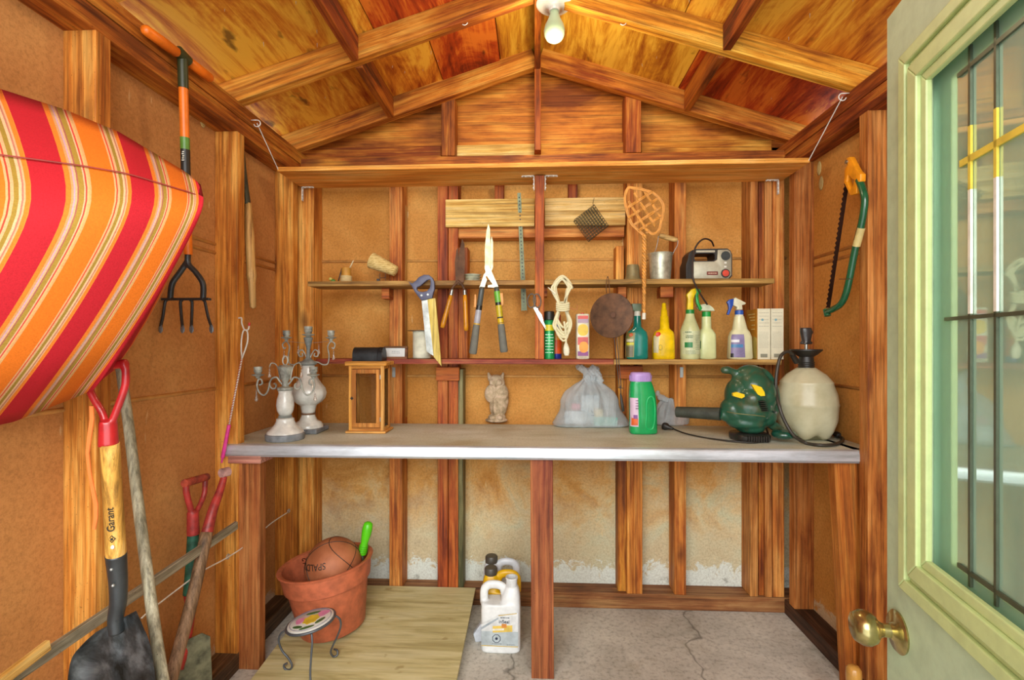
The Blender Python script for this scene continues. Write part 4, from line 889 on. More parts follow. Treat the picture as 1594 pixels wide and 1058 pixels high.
# ================================================================ things on the bench
def onb(px, py): return WZ(px, py, CZ)
M_wgl = plain('dcdcd4', .2, var=.05, coat=.3); M_gry = plain('8c9490', .5, var=.12); M_mint = plain('babdb0', .5, .1, var=.18, bump=.3)
M_crys = plain('f0e6da', .08, trans=.75)
def crystal(t, p, h=.03):
    bm = BM(); cyl(bm, p, p+V((0, 0, -.008)), .0006, n=5); ball(bm, p+V((0, 0, -.011)), .003, 1)
    lathe(bm, [(.0005, 0), (.002, -.004), (.0035, -h*.45), (.0062, -h*.8), (.004, -h*.95), (0, -h)], Matrix.Translation(p+V((0, 0, -.013))), 8); t.part('crystal_drop', bm, M_crys, 50)
def holder(t, p, s=1.0):
    a = t.part('candle_cup', lathe(BM(), [(0, -.006*s), (.006*s, -.006*s), (.011*s, .004*s), (.024*s, .008*s), (.026*s, .0115*s), (.015*s, .013*s), (.012*s, .017*s), (.0165*s, .024*s), (.0165*s, .029*s), (.0145*s, .03*s), (.0165*s, .034*s), (.017*s, .044*s), (.013*s, .044*s), (.012*s, .03*s), (0, .028*s)], Matrix.Translation(p), 22), M_mint, 45)
def scroll(t, pts, r=.0032):
    bm = BM(); tube(bm, pts, r, n=8, k=6); t.part('scroll_arm', bm, M_mint, True)
def spiral(c, r0, a0, turns, d, ax=V((1, 0, 0))):
    out = []
    for i in range(9):
        f = i/8; a = R(a0)+d*f*turns*2*math.pi; r = r0*(1-.62*f); out.append(c+ax*(r*math.cos(a))+V((0, 0, r*math.sin(a))))
    return out
# front candelabrum
b = onb(444, 683); k = kk(444, b.y); t = Thing('candelabrum', 'front white ceramic candelabrum with round grey foot, nearest the bench edge', 'candelabrum', b)
bm = BM(); lathe(bm, [(0, 0), (28*k, 0), (28.5*k, 2*k), (28.5*k, 9*k), (27*k, 10*k)], n=40); t.part('foot', bm, plain('8c9296', .45, var=.12), 40)
bm = BM(); lathe(bm, [(27*k, 9.5*k), (26*k, 13*k), (20*k, 18*k), (15*k, 24*k), (13*k, 29*k), (13*k, 32*k), (9*k, 34*k)], n=40); t.part('bell_base', bm, M_wgl, 50)
bm = BM(); lathe(bm, [(9*k, 33.5*k), (10.5*k, 35*k), (9*k, 37*k)], n=30); t.part('grey_ring', bm, M_gry, 50)
bm = BM(); lathe(bm, [(8.4*k, 36.5*k), (12*k, 45*k), (13*k, 53*k), (12*k, 62*k), (9.5*k, 71*k), (10.5*k, 76*k)], n=36); t.part('baluster', bm, M_wgl, True)
bm = BM(); lathe(bm, [(10.5*k, 75.5*k), (12*k, 77*k), (11.5*k, 80*k), (5*k, 82*k), (4*k, 88*k), (8*k, 98*k), (11*k, 112*k), (8*k, 115*k), (0, 115*k)], n=24); t.part('leafy_cup', bm, M_mint, 50)
bm = BM(); tube(bm, [V((4*k*math.cos(a), 0, 122*k+7*k*math.sin(a))) for a in [i*math.pi/5 for i in range(10)]], .0024, n=7, k=3, closed=True); t.part('top_ring', bm, M_mint, True)
zc = 84*k
for sx, ang in ((-1, 180), (1, 4)):
    ax = V((math.cos(R(ang)), math.sin(R(ang)), 0)); side = ang in (180, 8); L = 46*k
    z_ = lambda r, z: ax*(r*k)+V((0, 0, z*k))
    scroll(t, [z_(4, 84), z_(9, 90), z_(14, 96), z_(22, 93), z_(25, 84), z_(20, 78), z_(15, 80), z_(15, 85), z_(18, 86)])
    scroll(t, [z_(25, 86), z_(28, 74), z_(34, 68), z_(41, 72), z_(45, 82), z_(43, 92), z_(38, 92), z_(37, 86), z_(41, 84)])
    holder(t, z_(43.5, 96), .86); crystal(t, z_(46, 78), .034)
    scroll(t, [z_(8, 92), z_(11, 108), z_(15, 116), z_(22, 118), z_(25, 112)], .0022); crystal(t, z_(25, 112), .026)
# rear candelabrum
b = onb(480, 670); b.y -= .02; b.x = W(480, 670, b.y).x; k = kk(480, b.y); t = Thing('candelabrum', 'rear taller candelabrum with white urn body and square grey foot', 'candelabrum', b)
bm = BM(); box(bm, (-23*k, -23*k, 0), (23*k, 23*k, 7*k), .003); t.part('foot', bm, plain('858b90', .5, var=.12))
bm = BM(); lathe(bm, [(22*k, 6.5*k), (22*k, 10*k), (19*k, 15*k), (13*k, 18*k), (10.5*k, 24*k), (10*k, 27*k)], n=36); t.part('stem_base', bm, M_wgl, 50)
bm = BM(); lathe(bm, [(10*k, 26.5*k), (11*k, 28*k), (10*k, 29.5*k)], n=30); t.part('rust_ring', bm, plain('7c5c44', .5), 50)
bm = BM(); loft(bm, [(z*k, r*k, r*k) for z, r in ((29, 9.8), (33, 10.5), (41, 12), (43, 15), (46, 19), (52, 24), (60, 26), (68, 24), (76, 18), (84, 13), (92, 11), (98, 9.5), (104, 9))], 36)
for v_ in bm.verts:
    if 44*k < v_.co.z < 88*k: a = math.atan2(v_.co.y, v_.co.x); f = 1+.045*abs(math.sin(a*5)); v_.co.x *= f; v_.co.y *= f
t.part('urn', bm, M_wgl, True)
bm = BM(); lathe(bm, [(9*k, 103*k), (13*k, 105*k), (12*k, 108*k), (6*k, 112*k), (3*k, 116*k), (2.6*k, 128*k), (5.5*k, 140*k), (7*k, 146*k), (3*k, 148*k), (0, 149*k)], n=24); t.part('grey_cap', bm, M_gry, 50)
holder(t, V((0, 0, 147*k)), .95)
for ang in (4, 180):
    ax = V((math.cos(R(ang)), math.sin(R(ang)), 0)); z_ = lambda r, z: ax*(r*k)+V((0, 0, z*k))
    scroll(t, [z_(2, 112), z_(5, 120), z_(10, 127), z_(15, 124), z_(14, 117), z_(9, 118), (z_(10, 122))], .0026)
    scroll(t, [z_(4, 108), z_(14, 108), z_(23, 104), z_(30, 106), z_(32, 118), z_(30, 132), z_(35, 140), z_(41, 136), z_(39, 129), (z_(36, 131))], .0026)
    holder(t, z_(35, 143), .82); crystal(t, z_(39, 128), .03)
    if ang != 90: crystal(t, z_(16, 136), .028)
bm = BM(); tube(bm, [V((x*k, -.002, (141-3*math.sin((x+36)/72*math.pi))*k)) for x in range(-36, 37, 9)], .0007, n=5); t.part('bead_wire', bm, M_zinc, True)

# lantern
L0 = WZ(538, 675, CZ); L1 = WZ(609, 675, CZ); yf = 1.85; k = kk(573, yf); x0_ = W(541, 650, yf).x; x1_ = W(596, 650, yf).x; w_ = x1_-x0_; dpt = .085
t = Thing('lantern', 'square wooden candle lantern with glass door and dark knob on the bench', 'lantern', ((x0_+x1_)/2, yf, CZ))
M_lw = wood('ac6a24', 'd69240', 'ecb468', .2); M_lwx = wood('ac6a24', 'd69240', 'ecb468', .1, axis='x'); hw = w_/2; H = 112*k
bm = BM(); box(bm, (-hw-4*k, 0, 0), (hw+4*k, dpt+.022, .009), .002); t.part('base_board', bm, M_lwx)
bm = BM(); box(bm, (-hw-5*k, 0, H-.016), (hw+5*k, dpt+.024, H), .003); t.part('roof_board', bm, M_lwx)
yb0 = .011; pz0, pz1 = .0092, H-.0162; pw = .0125
for x in (-hw, hw-pw):
    for y in (yb0, yb0+dpt-pw): bm = BM(); box(bm, (x, y, pz0), (x+pw, y+pw, pz1), .0008); t.part('corner_post', bm, M_lw)
for z0_, z1_ in ((pz0, pz0+.012), (pz1-.012, pz1)):
    for y in (yb0, yb0+dpt-.01): bm = BM(); box(bm, (-hw+pw, y, z0_), (hw-pw, y+.01, z1_)); t.part('cross_rail', bm, M_lwx)
    for x in (-hw, hw-.01): bm = BM(); box(bm, (x, yb0+pw, z0_), (x+.01, yb0+dpt-pw, z1_)); t.part('cross_rail', bm, M_lwx)
dz0, dz1 = pz0+.014, pz1-.014; dx0, dx1 = -hw+pw+.001, hw-pw-.001; dw = .0155
dr = t.part('door', prism(BM(), [(dx0, dz0), (dx1, dz0), (dx1, dz1), (dx0, dz1)], .009, Matrix.Translation((0, yb0-.003, 0)), holes=[[(dx0+dw, dz0+dw), (dx1-dw, dz0+dw), (dx1-dw, dz1-dw), (dx0+dw, dz1-dw)]]), M_lw)
n = NT('clear_glass'); n.t.nodes.remove(n.p); tr = n.n('ShaderNodeBsdfTransparent'); tr.inputs['Color'].default_value = (.985, .99, .985, 1); gl_ = n.n('ShaderNodeBsdfGlossy'); gl_.inputs['Roughness'].default_value = .02
fr = n.n('ShaderNodeFresnel'); fr.inputs['IOR'].default_value = 1.5; mx = n.n('ShaderNodeMixShader'); n.l(fr.outputs[0], mx.inputs[0]); n.l(tr.outputs[0], mx.inputs[1]); n.l(gl_.outputs[0], mx.inputs[2]); n.l(mx.outputs[0], n.out.inputs[0]); M_cg = n.m
bm = BM(); box(bm, (dx0+dw, yb0, dz0+dw), (dx1-dw, yb0+.002, dz1-dw)); t.part('pane', bm, M_cg, parent=dr)
bm = BM(); p = V((dx0+.001, yb0-.006, (dz0+dz1)/2)); [ball(bm, p+V((.004*math.cos(a), 0, .004*math.sin(a))), .0028, 1) for a in (0, 1.57, 3.14, 4.71)]; cyl(bm, p, p+V((0, .004, 0)), .002); dr2 = t.part('knob', bm, M_dark, True, parent=dr)
for z in (dz0+.03, dz1-.03): bm = BM(); cyl(bm, (dx1+.001, yb0-.004, z-.008), (dx1+.001, yb0-.004, z+.008), .0018, n=8); t.part('hinge', bm, M_zinc, parent=dr)
for x in (-hw+.004, hw-.006): bm = BM(); box(bm, (x, yb0+pw, pz0+.012), (x+.002, yb0+dpt-pw, pz1-.012)); t.part('side_pane', bm, M_cg)
bm = BM(); box(bm, (-hw+pw, yb0+dpt-.006, pz0+.012), (hw-pw, yb0+dpt-.004, pz1-.012)); t.part('back_pane', bm, M_cg)
# metal tin on the lantern
zt = CZ+H; tx = W(573, 560, yf+.06).x; k = kk(573, yf+.06)
t = Thing('dark_tin_box', 'small black mailbox-shaped tin lying on top of the lantern', 'tin box', (tx, yf+.045, zt))
M_tin = plain('34383a', .45, .5, var=.15, bump=.15)
arch = [(0, 0), (.062, 0), (.062, .022)]+[(.031+.031*math.cos(a), .022+.034*math.sin(a)) for a in [i*math.pi/10 for i in range(1, 10)]]+[(0, .022)]
bm = BM(); prism(bm, [(x, z*.98) for x, z in arch], 39*k, Matrix.Translation((16*k, 0, 0)) @ Matrix.Rotation(R(90), 4, 'Z')); t.part('tin_body', bm, M_tin, 30)
bm = BM(); prism(bm, [(x*1.03-.001, z) for x, z in arch], 7*k, Matrix.Translation((23.5*k, 0, 0)) @ Matrix.Rotation(R(90), 4, 'Z')); t.part('tin_lid', bm, plain('26282a', .4, .5), 30)
bm = BM(); tube(bm, [V((20*k, -.002, 18*k)), V((24*k, -.004, 16*k)), V((26*k, -.004, 12*k)), V((24*k, -.004, 12*k))], .0008, n=5); t.part('latch_wire', bm, M_dark)

# stone owl
p = onb(775, 654); p.y -= .045; k = kk(775, p.y)
t = Thing('owl_figurine', 'weathered pale stone owl figurine at the back of the bench', 'figurine', p)
def owl(bm):
    s_ = lambda x, z, rx, rz, y=0, ry=None: ball(bm, (x*k, y*k, z*k), k, 3, (rx, ry or rx*.8, rz))
    s_(-1, 3, 18, 4, 0, 14); s_(0, 8, 14, 6, 0, 12); s_(2, 24, 14, 18); s_(3, 44, 15, 18); s_(-10, 44, 9.5, 14, -2); s_(9, 36, 9, 22, 2); s_(0, 60, 12.5, 12); s_(-2, 66, 11.5, 8)
    for sx in (-1, 1): cyl(bm, (sx*8*k-2*k, 0, 66*k), (sx*12*k-2*k, 0, 77*k), 4.6*k, 1.6*k, n=12)
    s_(-7, 62, 4.5, 4.5, -9); s_(4, 62, 4.5, 4.5, -9); cyl(bm, (-1*k, -9*k, 60*k), (-1*k, -12*k, 55*k), 2.4*k, .6*k, n=8); s_(-6, 8, 5, 4, -11); s_(5, 8, 5, 4, -11); s_(-2, 26, 4, 15, -9, 4)
n = NT('weathered_stone'); v = n.coord(rnd=False); a = n.noise(v, 30, 5, .7, .5); n.col(n.ramp(a, [(.32, '7c6a50'), (.48, 'b4a080'), (.62, 'd0b89c')])); n.set(rough=.85); n.bump(n.noise(v, 90, 5, .7), .8, .003)
t.part('owl_body', blob(owl, .0025, 3), n.m, True)

# carrier bags
n = NT('thin_plastic'); v = n.coord(rnd=False); n.col(n.ramp(n.noise(v, 10, 4, .6), [(.3, 'b4c4c8'), (.6, 'dce8ec')])); n.set(rough=.38, spec=.5)
n.bump(n.noise(n.coord((1, 1, .35), False), 22, 6, .7, 1.6), 1.0, .012)
trn = n.n('ShaderNodeBsdfTransparent'); mx = n.n('ShaderNodeMixShader'); mx.inputs[0].default_value = .52; n.l(trn.outputs[0], mx.inputs[1]); n.l(n.p.outputs[0], mx.inputs[2]); n.l(mx.outputs[0], n.out.inputs[0]); M_bag = n.m
def bag_shell(secs, k, seed, seg=72, amp=.06):
    rr = random.Random(seed); ph = [rr.uniform(0, 6.28) for _ in range(8)]; bm = BM(); S = sec(secs, k)
    z0, z1 = S[0][0], S[-1][0]; SS = isecs(S, z0, z1, 40); loft(bm, SS, seg)
    for v_ in bm.verts:
        c_ = [q for q in SS if abs(q[0]-v_.co.z) < 1e-6][0]; x, y = v_.co.x-c_[3], v_.co.y-c_[4]; a = math.atan2(y, x); f = (v_.co.z-z0)/(z1-z0)
        g = math.sin(a*5+ph[0]+f*2)*.4+math.sin(a*9+ph[1]-f*3)*.35+math.sin(a*15+ph[2]+f*5)*.25*(f+.3)+.35*math.sin(f*11+a*2+ph[3])
        m_ = 1+amp*g*(1+1.6*f); v_.co.x = c_[3]+x*m_; v_.co.y = c_[4]+y*m_; v_.co.z += .004*math.sin(a*3+ph[4])*min(1, f*5)
    return bm
p = onb(918, 662); k = kk(918, p.y); t = Thing('carrier_bag', 'large knotted white plastic carrier bag full of things, centre of the bench', 'bag', p)
bm = bag_shell([(0, 54, 22, 0, 0, 3), (2, 58, 25, 0, 0, 3), (8, 56, 25), (24, 49, 26, -1), (40, 44, 25, -3), (54, 35, 21, -3), (64, 24, 14, -2), (71, 13, 9, -1), (78, 8, 6, -1)], k, 4)
t.part('bag_shell', bm, M_bag, True)
def knot(bm):
    ball(bm, (-3*k, -2*k, 76*k), 8*k, 3, (1, .8, 1.05)); ball(bm, (3*k, 0, 84*k), 8*k, 3, (.9, .7, 1)); cyl(bm, (-2*k, 0, 82*k), (-17*k, 0, 92*k), 5.5*k, 6.5*k, n=10); ball(bm, (-17*k, 0, 91*k), 6*k, 2, (.9, .6, .9)); cyl(bm, (2*k, 0, 82*k), (9*k, 0, 93*k), 6*k, 6*k, n=10); cyl(bm, (8*k, 0, 90*k), (16*k, 0, 66*k), 6*k, 7*k, n=10); tube(bm, [V((x*k, y*k, z*k)) for x, y, z in ((-9, -6, 74), (-3, -9, 66), (5, -8, 70), (6, -7, 78))], 3*k, n=8)
kb = blob(knot, .003, 3); 
for v_ in kb.verts: s_ = math.sin(v_.co.x*420)*math.sin(v_.co.z*380+1); v_.co += v_.normal*s_*.0018
t.part('knot', kb, M_bag, True)
for nm, c, cl, sz in (('pink_item', (-22, -6, 30), 'e07890', (7, 4, 5)), ('teal_box', (22, -13, 9), '6cc4b4', (18, 6, 7)), ('white_tub', (-25, -4, 14), 'dceaf4', (15, 10, 10)), ('cream_box', (12, -10, 20), 'ecd8a0', (7, 6, 8)), ('blue_white_jar', (0, 2, 26), 'd4e4ec', (14, 10, 22))):
    bm = BM(); box(bm, [(c[i]-sz[i])*k for i in range(3)], [(c[i]+sz[i])*k for i in range(3)], 2*k, seg=2); t.part(nm, bm, plain(cl, .5), 40)
bm = BM(); tube(bm, [V(((3+3*math.cos(a))*k, -26.2*k, (26+3.4*math.sin(a))*k)) for a in [i*math.pi/4 for i in range(8)]], .0006, n=4, k=2, closed=True); lines(bm, -1*k, 8*k, 18*k, 21*k, 1, -26.6*k, .0006, 8); t.part('printed_mark', bm, plain('48505c', .5))
p = onb(1042, 660); k = kk(1042, p.y); t = Thing('carrier_bag', 'small crumpled white plastic bag behind the green jug', 'bag', p)
bm = bag_shell([(0, 25, 15, 0, 0, 2.6), (2, 28, 18), (12, 27, 17, -2), (22, 21, 14, -5), (32, 14, 10, -9), (40, 8, 6, -12)], k, 9, 60, .1); t.part('bag_shell', bm, M_bag, True)
def knot2(bm): ball(bm, (-12*k, 0, 41*k), 7*k, 2, (1, .8, .8)); ball(bm, (-18*k, 0, 48*k), 5*k, 2, (.8, .6, 1)); ball(bm, (-6*k, -3*k, 38*k), 5*k, 2)
t.part('knot', blob(knot2, .003, 2), M_bag, True)

# green jug with mauve cap
p = onb(1000, 674); k = kk(1000, p.y); t = Thing('detergent_jug', 'green plastic jug with pale mauve lid standing between the two carrier bags', 'jug', p, (0, 0, R(4)))
def jug(bm):
    loft(bm, [(z*k, r*k, y*k, o*k, 0, 3) for z, r, y, o in ((0, 20, 11, 1), (2, 21.5, 12.5, 1), (25, 21, 12.5, 1), (45, 21, 12, .5), (62, 20, 12, -.5), (74, 18, 11, -2), (82, 15.5, 11, -3))], 40)
body = blob(jug, .003, 2)
t.part('jug_body', body, plain('12a45a', .22, var=.03, coat=.3), True)
bm = BM(); tube(bm, [V((x*k, -11.6*k, z*k)) for x, z in ((2, 14), (3, 30), (3, 46), (6, 56), (12, 58), (15, 50), (16, 34), (15, 18), (12, 9), (6, 8))], 1.6*k, n=8, k=5, closed=True); t.part('handle_rim', bm, plain('18b464', .2, var=.02), True)
bm = BM(); loft(bm, [(z*k, r*k, r*k*.74, -3*k, 0, 2.4) for z, r in ((81, 16.5), (82, 17), (91, 16), (94, 15), (95, 13))], 40); t.part('lid', bm, plain('b698d8', .4, var=.04), 50)
bm = BM()
for i in range(36): a = R(i*10); x, y = (17*k)*math.cos(a)-3*k, 17*.74*k*math.sin(a); box(bm, (x-.0006, y-.0006, 82.5*k), (x+.0006, y+.0006, 90*k))
o = t.part('lid_ribs', bm, plain('a488c8', .4)); o['kind'] = 'stuff'
S_ = [(z*k, r*k, y*k, o_*k, 0, 3) for z, r, y, o_ in ((0, 20, 11, 1), (2, 21.5, 12.5, 1), (25, 21, 12.5, 1), (45, 21, 12, .5), (62, 20, 12, -.5))]
t.part('label', patch(S_, 12*k, 56*k, 190, 250), plain('d8c0d8', .4, var=.04), label='pale pink label on the left')
t.part('label', patch(S_, 14*k, 25*k, 205, 248, off=.0012), plain('e0682c', .4), label='orange flower picture'); t.part('label', patch(S_, 24*k, 30*k, 222, 246, off=.0012), plain('7c4890', .4), label='purple flower picture')
bm = BM(); lines(bm, -14*k, -9*k, 38*k, 54*k, 4, -12.7*k, .0014, 9); t.part('printed_text', bm, plain('5c2c5c', .5))

# leaf blower
p = onb(1167, 684); k = kk(1167, p.y); yb = p.y
t = Thing('leaf_blower', 'dark green electric leaf blower with black nozzle tube and yellow stickers', 'leaf blower', p)
B4 = lambda a, b_, dy_=0: W(1060+a/5.497, 530+b_/5.497, yb+dy_)-p
def blw(bm):
    def s_(a, b_, ra, rb, ry, d=0, rot=0): ball(bm, B4(a, b_, d), k/5.497, 3, (ra, ry, rb), Matrix.Rotation(R(rot), 3, 'Y'))
    s_(580, 560, 190, 190, 190); s_(590, 740, 120, 55, 120); s_(600, 400, 150, 160, 170); s_(500, 620, 140, 90, 130); s_(560, 690, 170, 75, 150); s_(700, 640, 110, 100, 120); s_(590, 290, 120, 85, 90); s_(520, 330, 85, 60, 70); s_(560, 480, 130, 110, 200, -.004); s_(478, 470, 96, 150, 130); s_(430, 580, 90, 90, 110); s_(690, 470, 110, 170, 150)
    tube(bm, [B4(640, 250), B4(720, 280), B4(785, 370), B4(812, 480), B4(805, 590), B4(760, 680)], 34*k/5.497*1.0, n=12)
    cyl(bm, B4(500, 290), B4(400, 250), 32*k/5.497, 30*k/5.497, n=14); s_(390, 252, 52, 34, 40)
    cyl(bm, B4(740, 690), B4(860, 775), 42*k/5.497, 38*k/5.497, n=14); cyl(bm, B4(480, 650), B4(330, 625), 80*k/5.497, 46*k/5.497, n=20)
bb = blob(blw, .004, 4)
n = NT('blower_plastic'); v = n.coord(rnd=False); n.col(n.mix(n.ramp(n.noise(v, 14, 6, .75, .8), [(.5, 0.0), (.66, .75)]), '1e503c', '4c4a2c')); n.set(rough=.32, coat=.2); n.bump(n.noise(v, 120, 3), .12)
t.part('housing', bb, n.m, True)
bm = BM(); tube(bm, [B4(395, 608, -.052), B4(470, 622, -.094), B4(560, 632, -.112), B4(650, 640, -.104), B4(720, 650, -.08)], .0016, n=6); t.part('seam_line', bm, plain('7c7c50', .5), True)
for i in range(6):
    bm = BM(); c_ = B4(700+i*5, 520+i*16, -.098+i*.002); box(bm, c_+V((-.011, -.004, -.0012)), c_+V((.011, .02, .0012)), .0008); t.part('vent_slit', bm, M_black)
bm = BM(); loft(bm, [(0, 56*k/5.497, 56*k/5.497), (.16*1.0, 48*k/5.497, 48*k/5.497)], 24, M=frame_mat(B4(340, 627), B4(340-250, 615, .06))); t.part('nozzle_tube', bm, plain('3c4238', .6, var=.15), 50)
bm = BM(); ball(bm, B4(880, 800, -.045), k/5.497, 3, (98, 90, 44)); t.part('support_foot', bm, plain('164838', .2, coat=.5), True)
zb_ = -p.z+CZ
bm = BM(); loft(bm, [(0.0, 130*k/5.497, .055, 0, 0, 3), (.004, 148*k/5.497, .062, 0, 0, 3), (.02, 150*k/5.497, .064, 0, 0, 3), (.026, 140*k/5.497, .058, 0, 0, 3)], 40, M=Matrix.Translation((B4(585, 800).x, 0, 0))); ib = t.part('intake_base', bm, plain('2a2824', .35, var=.1), 50)
for i in range(9): bm = BM(); x = B4(590, 800).x+(i-4)*.0085; box(bm, (x, -.068, .003), (x+.0045, -.055, .024), .0008); t.part('intake_slat', bm, M_black, parent=ib)
def sticker(pts, mat, y_):
    bm = BM(); vs_ = [bm.verts.new(B4(a, b_, y_)) for a, b_ in pts]; f = bm.faces.new(vs_); r = bmesh.ops.extrude_face_region(bm, geom=[f]); bmesh.ops.translate(bm, verts=[g for g in r['geom'] if isinstance(g, bmesh.types.BMVert)], vec=(0, .012, 0)); bmesh.ops.recalc_face_normals(bm, faces=bm.faces[:]); return t.part('sticker', bm, mat)
M_y = plain('f0c810', .35, var=.03)
yy = -.185*k/5.497*1000*.98 if False else -(198*k/5.497+.002)
sticker([(445, 450), (480, 440), (545, 460), (545, 480), (520, 495), (450, 475)], M_y, yy+.006)
sticker([(605, 375), (635, 378), (690, 398), (715, 440), (720, 472), (665, 475), (645, 440)], M_y, yy+.004)
bm = BM(); lines(bm, B4(460, 460).x, B4(535, 460).x, B4(0, 480).z, B4(0, 455).z, 2, yy+.0055, .0008, 5); t.part('printed_text', bm, M_dark)
for a in ((715, 590), (760, 560), (800, 610), (720, 655)): bm = BM(); c_ = B4(*a, -.05); cyl(bm, c_+V((0, -.012, 0)), c_+V((0, .03, 0)), .0035, n=10); t.part('chrome_catch', bm, M_steel, 40)
pth = [WZ(a, b_, CZ+.004) for a, b_ in ((1048, 667), (1066, 674), (1095, 680.5), (1130, 685.5), (1160, 688), (1180, 688), (1192, 684), (1196, 676))]+[W(1192, 664, yb)]
for off_ in (0, 1.6):
    bm = BM(); tube(bm, [q_+V((0, off_*.003*(i > 2), 0)) for i, q_ in enumerate(pth)], .0026, n=7); t.part('power_cord', bm, M_black, True, world=True)
bm = BM(); a0, a1 = WZ(1032, 662, CZ+.017), WZ(1050, 668, CZ+.008); loft(bm, [(0, .010, .010, 0, 0, 3), (.004, .015, .014, 0, 0, 3), (.014, .0155, .014, 0, 0, 3), (.026, .009, .009), (.045, .005, .005)], 20, M=frame_mat(a0, a1)); t.part('plug', bm, M_black, 50, world=True)

# pump sprayer
p = V((W(1255, 600, 1.84).x, 1.84, CZ)); k = kk(1255, 1.84)*.985; ys = p.y
t = Thing('pump_sprayer', 'milky pump sprayer tank with black funnel top, handle and looping hose', 'sprayer', p)
n = NT('milky_plastic'); v = n.coord(rnd=False); sx_ = n.n('ShaderNodeSeparateXYZ'); n.l(v, sx_.inputs[0]); n.col(n.ramp(n.noise(v, 8, 4, .6), [(.3, 'a49e7c'), (.6, 'c2be9e')])); n.set(rough=.32, spec=.5)
prof = [(0, 24), (3, 32), (14, 38), (30, 42.5), (52, 44), (54, 44.8), (57, 44), (70, 42.5), (86, 37), (88, 37.6), (90, 36), (100, 28), (108, 17), (111, 13)]
bm = BM(); loft(bm, [(z*k, r*k, r*k) for z, r in prof], 64)
for v_ in bm.verts:
    f = max(0, 1-v_.co.z/(30*k)); a = math.atan2(v_.co.y, v_.co.x); v_.co.z += f*.016*(.5+.5*math.cos(a*5+1.2)) if v_.co.z > .5*k or True else 0; g = 1-.09*f*(.5+.5*math.cos(a*5+1.2)); v_.co.x *= g; v_.co.y *= g
t.part('tank', bm, n.m, True)
bm = BM(); lathe(bm, [(0, 109*k), (11.5*k, 109*k), (11*k, 111*k), (11*k, 120*k), (10*k, 128*k), (16*k, 132*k), (22.5*k, 138*k), (22.5*k, 140*k), (12*k, 138*k), (0, 138*k)], n=40); t.part('pump_funnel', bm, M_black, 40)
bm = BM(); [lathe(bm, [(11.6*k, (z-.8)*k), (12.2*k, z*k), (11.6*k, (z+.8)*k)], n=36, cap=False) for z in (113, 116, 119)]; t.part('collar_ribs', bm, M_black, 40)
bm = BM(); cyl(bm, (0, 0, 137*k), (0, 0, 150*k), 2.4*k, n=14); t.part('pump_rod', bm, M_steel, 40)
def hnd(bm): loft(bm, [(148*k, 8*k, 6*k, 0, 0, 3), (152*k, 6.5*k, 6*k), (160*k, 8*k, 6*k), (168*k, 9.5*k, 6.5*k), (174*k, 8.5*k, 6*k, -1*k, 0)], 20); cyl(bm, (-9*k, 0, 150*k), (9*k, 0, 150*k), 2.4*k, n=10); ball(bm, (6*k, 0, 167*k), 4.5*k, 2)
t.part('pump_handle', blob(hnd, .0025, 2), plain('3a3634', .3, var=.2), True)
H_ = [W(1239, 562, ys-.02), W(1235, 553, ys-.03), W(1226, 547, ys-.04), W(1215, 555, ys-.05), W(1209, 580, ys-.06), W(1208, 605, ys-.07), W(1213, 632, 1.73), W(1222, 656, 1.72), W(1236, 678, 1.71), WZ(1254, 689, CZ+.006), WZ(1276, 692.5, CZ+.006), WZ(1296, 692, CZ+.006), WZ(1309, 688, CZ+.006), WZ(1311, 682, CZ+.008), WZ(1302, 678, CZ+.006)]
bm = BM(); tube(bm, H_, .0058, n=10, k=8); t.part('hose', bm, plain('38332a', .45), True, world=True)
bm = BM(); cyl(bm, W(1233, 552, ys-.03), W(1240, 563, ys-.015), .009, .011, n=14); t.part('hose_fitting', bm, M_black, 40, world=True)
bm = BM(); a0, a1 = WZ(1300, 674, CZ+.012), WZ(1311, 681, CZ+.01); loft(bm, [(0, .004, .004), (.006, .01, .009, 0, 0, 3), (.03, .011, .01, 0, 0, 3), (.045, .007, .007)], 16, M=frame_mat(a0, a1)); t.part('spray_wand_grip', bm, M_black, 50, world=True)

# ================================================================ on the floor
# sheet of plywood resting on the wall plate
xl_, xr_ = -.925, W(740, 917, 2.085).x; y1_, y0_ = 2.095, 1.32; z1_, z0_ = .068, .004
t = Thing('plywood_sheet', 'pale plywood sheet lying on the floor under the bench', 'plywood', ((xl_+xr_)/2, y0_, z0_), (math.atan2(z1_-z0_, y1_-y0_), 0, 0))
bm = BM(); box(bm, (-(xr_-xl_)/2, 0, 0), ((xr_-xl_)/2, math.hypot(y1_-y0_, z1_-z0_), .012), .001); t.part('sheet', bm, M_ply)
def plyz(y): return z0_+(z1_-z0_)*(y-y0_)/(y1_-y0_)+.0125
# terracotta plastic pot, leaning, with ball and scoop
yp = 1.835; c = W(516, 974, yp); k = kk(516, yp); tilt = R(-11)
rt = W(509, 872, yp); bs = W(519, 972, yp)
t = Thing('plant_pot', 'large terracotta plastic plant pot tilted on the plywood, holding a basketball', 'plant pot', bs, (0, math.atan2(rt.x-bs.x, rt.z-bs.z)*1.15, 0))
Hp = (rt-bs).length*1.0; r1, r0 = .168, .115
M_terra = plain('c96c48', .5, var=.08, bump=.1)
bm = BM(); lathe(bm, [(0, 0), (r0, 0), (r0+.003, .004), (r1-.022, Hp*.68), (r1-.012, Hp*.7), (r1-.002, Hp*.965), (r1+.004, Hp*.97), (r1+.006, Hp*.99), (r1+.002, Hp), (r1-.012, Hp*.985), (r1-.03, Hp*.68), (r0-.01, .012), (0, .01)], n=64); t.part('pot_body', bm, M_terra, 40)
bc = W(519.5, 880, yp+.015); br = 42.5*kk(520, yp+.01)
n = NT('basketball_rubber'); v = n.coord(rnd=False); n.col(n.ramp(n.noise(v, 14, 3), [(.35, '9c5834'), (.65, 'b87048')])); n.set(rough=.6)
